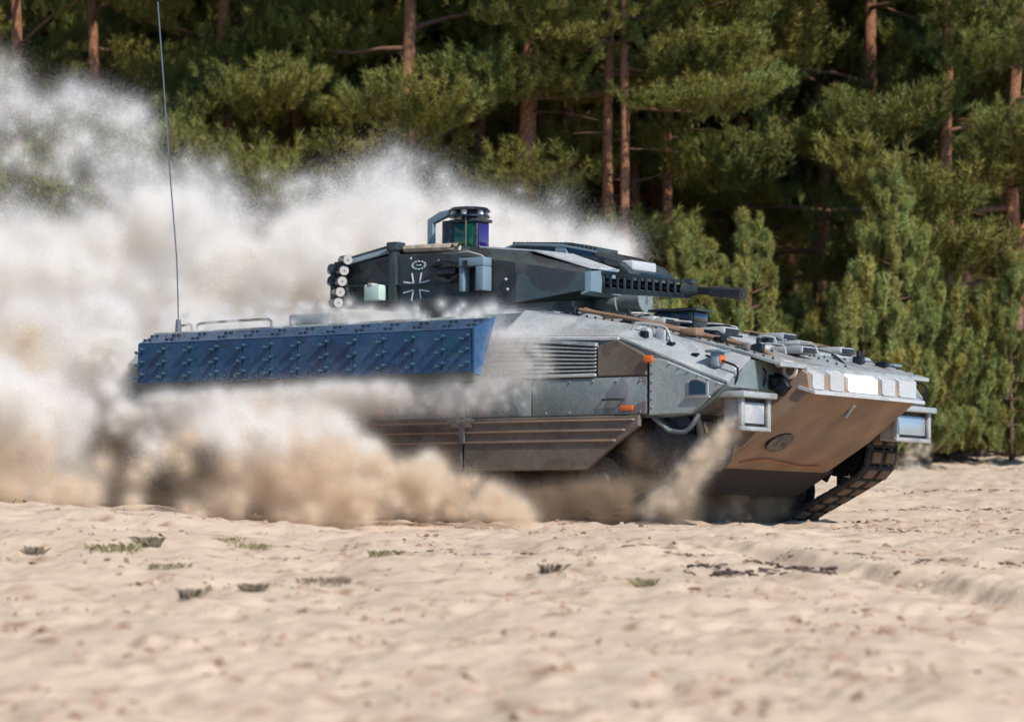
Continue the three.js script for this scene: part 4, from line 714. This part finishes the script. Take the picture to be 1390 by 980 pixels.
{
  const R = rng(404), white = [], beige = [], brown = [], veil = [], spray = [];
  // billow: lumps of several metres down to half a metre
  const billow = (p) => n3(p.x * 0.55, p.y * 0.6, p.z * 0.5) * 0.55 + n3(p.x * 1.3 + 9, p.y * 1.4, p.z * 1.2) * 0.45;
  // the big pale cloud that hangs behind the vehicle
  const top = [[-120, 235], [0, 235], [60, 240], [130, 222], [200, 200], [260, 200], [310, 250], [350, 262], [400, 220], [450, 205], [520, 190], [560, 198], [610, 235], [640, 265], [700, 270], [760, 285], [800, 310], [840, 360], [880, 400]];
  for (let i = 0; i < 5200; i++) {
    const u = -110 + R() * 1000, d = 29.6 + R() * 4.0 + Math.max(0, (u - 500) * 0.002), v = 170 + R() * 480, p = at(u, v, d), b = billow(p);
    const r = 0.28 + R() * 0.26, below = (v - edgeAt(top, u)) / 130 - r * 0.75 + 0.25 * b;
    if (below < 0 || R() > 0.12 + smoothstep(below, 0, 0.5)) continue;
    const fade = u < 640 ? 1 : lerp(0.75, 0.25, clamp((u - 640) / 220, 0, 1));
    if (R() > fade * clamp(0.75 + 1.1 * b, 0.12, 1)) continue;
    if (below < 0.3) { for (let k = 0; k < 3; k++) veil.push([p.clone().add(V((R() - 0.5) * 0.5, (R() - 0.35) * 0.5, (R() - 0.5) * 0.5)), r * (0.8 + 0.4 * R())]); continue; }
    if (v > 470 && u > 250) continue;
    white.push([p, r]);
  }
  // thin veil over the trees at the left
  for (let i = 0; i < 210; i++) { const u = -90 + R() * 300, v = 80 + Math.max(0, u) * 0.35 + R() * 135, p = at(u, v, 30 + R() * 3); if (billow(p) > -0.25) veil.push([p, 0.28 + R() * 0.2]); }
  // pale dust over the rear and the roof of the vehicle, behind the panel
  for (let i = 0; i < 230; i++) { const x = -3.3 + R() * 4.0; white.push([inV(x, 2.02 + R() * R() * lerp(0.34, 0.14, (x + 3.3) / 4), 0.2 + R() * 1.35), 0.10 + R() * 0.08]); }
  // haze that drifts on past the front of the turret, between it and the trees
  for (let i = 0; i < 150; i++) { const f = R(), u = 600 + 260 * f, v = lerp(262, 335, f) + R() * 120; white.push([at(u, v, 30.5 + R() * 2.5), 0.28 + R() * 0.2]); }
  for (let i = 0; i < 160; i++) white.push([inV(-3.4 - R() * 1.4, 0.6 + R() * 1.7, 0.4 + R() * 2.0), 0.25 + R() * 0.2]);
  // pale dust streaming along the flank, between hull and panel and under it
  for (let i = 0; i < 380; i++) { const f = (i + R()) / 380, x = -3.2 + f * 3.6; if (f > 0.72 && R() < (f - 0.72) / 0.3) continue; white.push([inV(x, 1.39 - Math.pow((i * 0.618) % 1, 1.6) * lerp(0.24, 0.10, f) - Math.max(0, -x - 0.5) * 0.1 * R(), 1.76 + R() * 0.32), 0.16 + R() * 0.06]); }
  for (let i = 0; i < 420; i++) { const f = (i + R()) / 420; if (R() < (f - 0.3) / 0.62) continue; veil.push([inV(-1.2 + f * 3.1, 1.40 - Math.pow((i * 0.618) % 1, 1.3) * 0.22, 1.76 + R() * 0.3), 0.17 + R() * 0.08]); }
  for (let i = 0; i < 190; i++) { const f = (i + R()) / 190; if (R() < (f - 0.45) / 0.5) continue; veil.push([inV(0.84 + f * 0.85, 1.42 + ((i * 0.618) % 1) * 0.44, 1.76 + R() * 0.06), 0.15 + R() * 0.06]); }
  for (let i = 0; i < 90; i++) white.push([inV(-3.12 - R() * 0.5, 1.2 + R() * 0.8, 1.72 + R() * 0.25), 0.14 + R() * 0.06]);
  // the low dust in front: creamy tops, sand coloured below
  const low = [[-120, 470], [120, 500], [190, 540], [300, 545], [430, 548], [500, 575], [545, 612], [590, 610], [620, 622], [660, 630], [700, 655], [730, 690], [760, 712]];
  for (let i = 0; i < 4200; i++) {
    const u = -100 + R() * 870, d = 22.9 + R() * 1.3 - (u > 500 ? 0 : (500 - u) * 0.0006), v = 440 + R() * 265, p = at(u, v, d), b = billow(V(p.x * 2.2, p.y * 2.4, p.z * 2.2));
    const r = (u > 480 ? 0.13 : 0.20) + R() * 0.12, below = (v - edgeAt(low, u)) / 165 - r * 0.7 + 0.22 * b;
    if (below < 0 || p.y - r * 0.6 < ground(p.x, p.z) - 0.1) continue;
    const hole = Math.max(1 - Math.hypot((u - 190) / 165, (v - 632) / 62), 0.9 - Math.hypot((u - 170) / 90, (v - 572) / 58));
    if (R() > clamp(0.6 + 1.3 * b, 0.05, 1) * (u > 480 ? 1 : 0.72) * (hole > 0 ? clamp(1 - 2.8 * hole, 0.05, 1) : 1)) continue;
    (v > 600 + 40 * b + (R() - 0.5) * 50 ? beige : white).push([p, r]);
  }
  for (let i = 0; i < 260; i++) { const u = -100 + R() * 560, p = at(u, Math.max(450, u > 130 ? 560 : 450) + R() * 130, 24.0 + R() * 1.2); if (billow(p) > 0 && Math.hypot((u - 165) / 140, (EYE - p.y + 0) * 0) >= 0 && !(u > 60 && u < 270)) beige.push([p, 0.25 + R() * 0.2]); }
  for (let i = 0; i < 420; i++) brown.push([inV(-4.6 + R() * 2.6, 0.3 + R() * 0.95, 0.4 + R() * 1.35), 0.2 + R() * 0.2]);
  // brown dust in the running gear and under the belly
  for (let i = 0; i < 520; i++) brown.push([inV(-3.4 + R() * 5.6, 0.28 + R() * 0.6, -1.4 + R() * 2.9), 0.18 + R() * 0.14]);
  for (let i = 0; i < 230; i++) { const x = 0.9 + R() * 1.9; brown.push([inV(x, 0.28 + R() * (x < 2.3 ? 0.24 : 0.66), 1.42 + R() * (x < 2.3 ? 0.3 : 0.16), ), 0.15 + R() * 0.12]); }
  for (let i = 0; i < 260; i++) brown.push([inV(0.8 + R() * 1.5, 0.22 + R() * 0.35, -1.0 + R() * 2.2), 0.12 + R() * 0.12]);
  // the bright spray that spills off the front of the near track
  for (let i = 0; i < 330; i++) { const f = (i + R()) / 330, w = R() + R() + R() - 1.5; spray.push([inV(lerp(3.26, 2.62, f) + w * 0.13 * (0.5 + 1.2 * f), lerp(1.02, 0.34, f) + w * 0.08 + (R() - 0.5) * 0.1, 1.58 + (R() - 0.5) * 0.3 + 0.1 * f), 0.08 + 0.09 * f * R() + 0.03]); }
  for (let i = 0; i < 90; i++) { const f = R(); spray.push([inV(lerp(3.35, 3.15, f) + R() * 0.1, lerp(0.98, 0.6, f), -1.4 + (R() - 0.5) * 0.4), 0.05 + 0.05 * R()]); }
  dust(white, dustOf(0.915, 0.865, 0.79), 'thick pale dust cloud billowing behind and over the rear of the vehicle');
  dust(veil, dustOf(0.915, 0.865, 0.79), 'thin haze of pale dust along the fading edges of the cloud', 2);
  dust(spray, dustOf(0.88, 0.76, 0.60), 'bright spray of sand spilling off the front end of the tracks', 3);
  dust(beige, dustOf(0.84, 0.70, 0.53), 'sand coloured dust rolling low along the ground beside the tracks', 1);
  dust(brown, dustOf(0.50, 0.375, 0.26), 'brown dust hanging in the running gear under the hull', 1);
  
}

renderer.render(scene, camera);
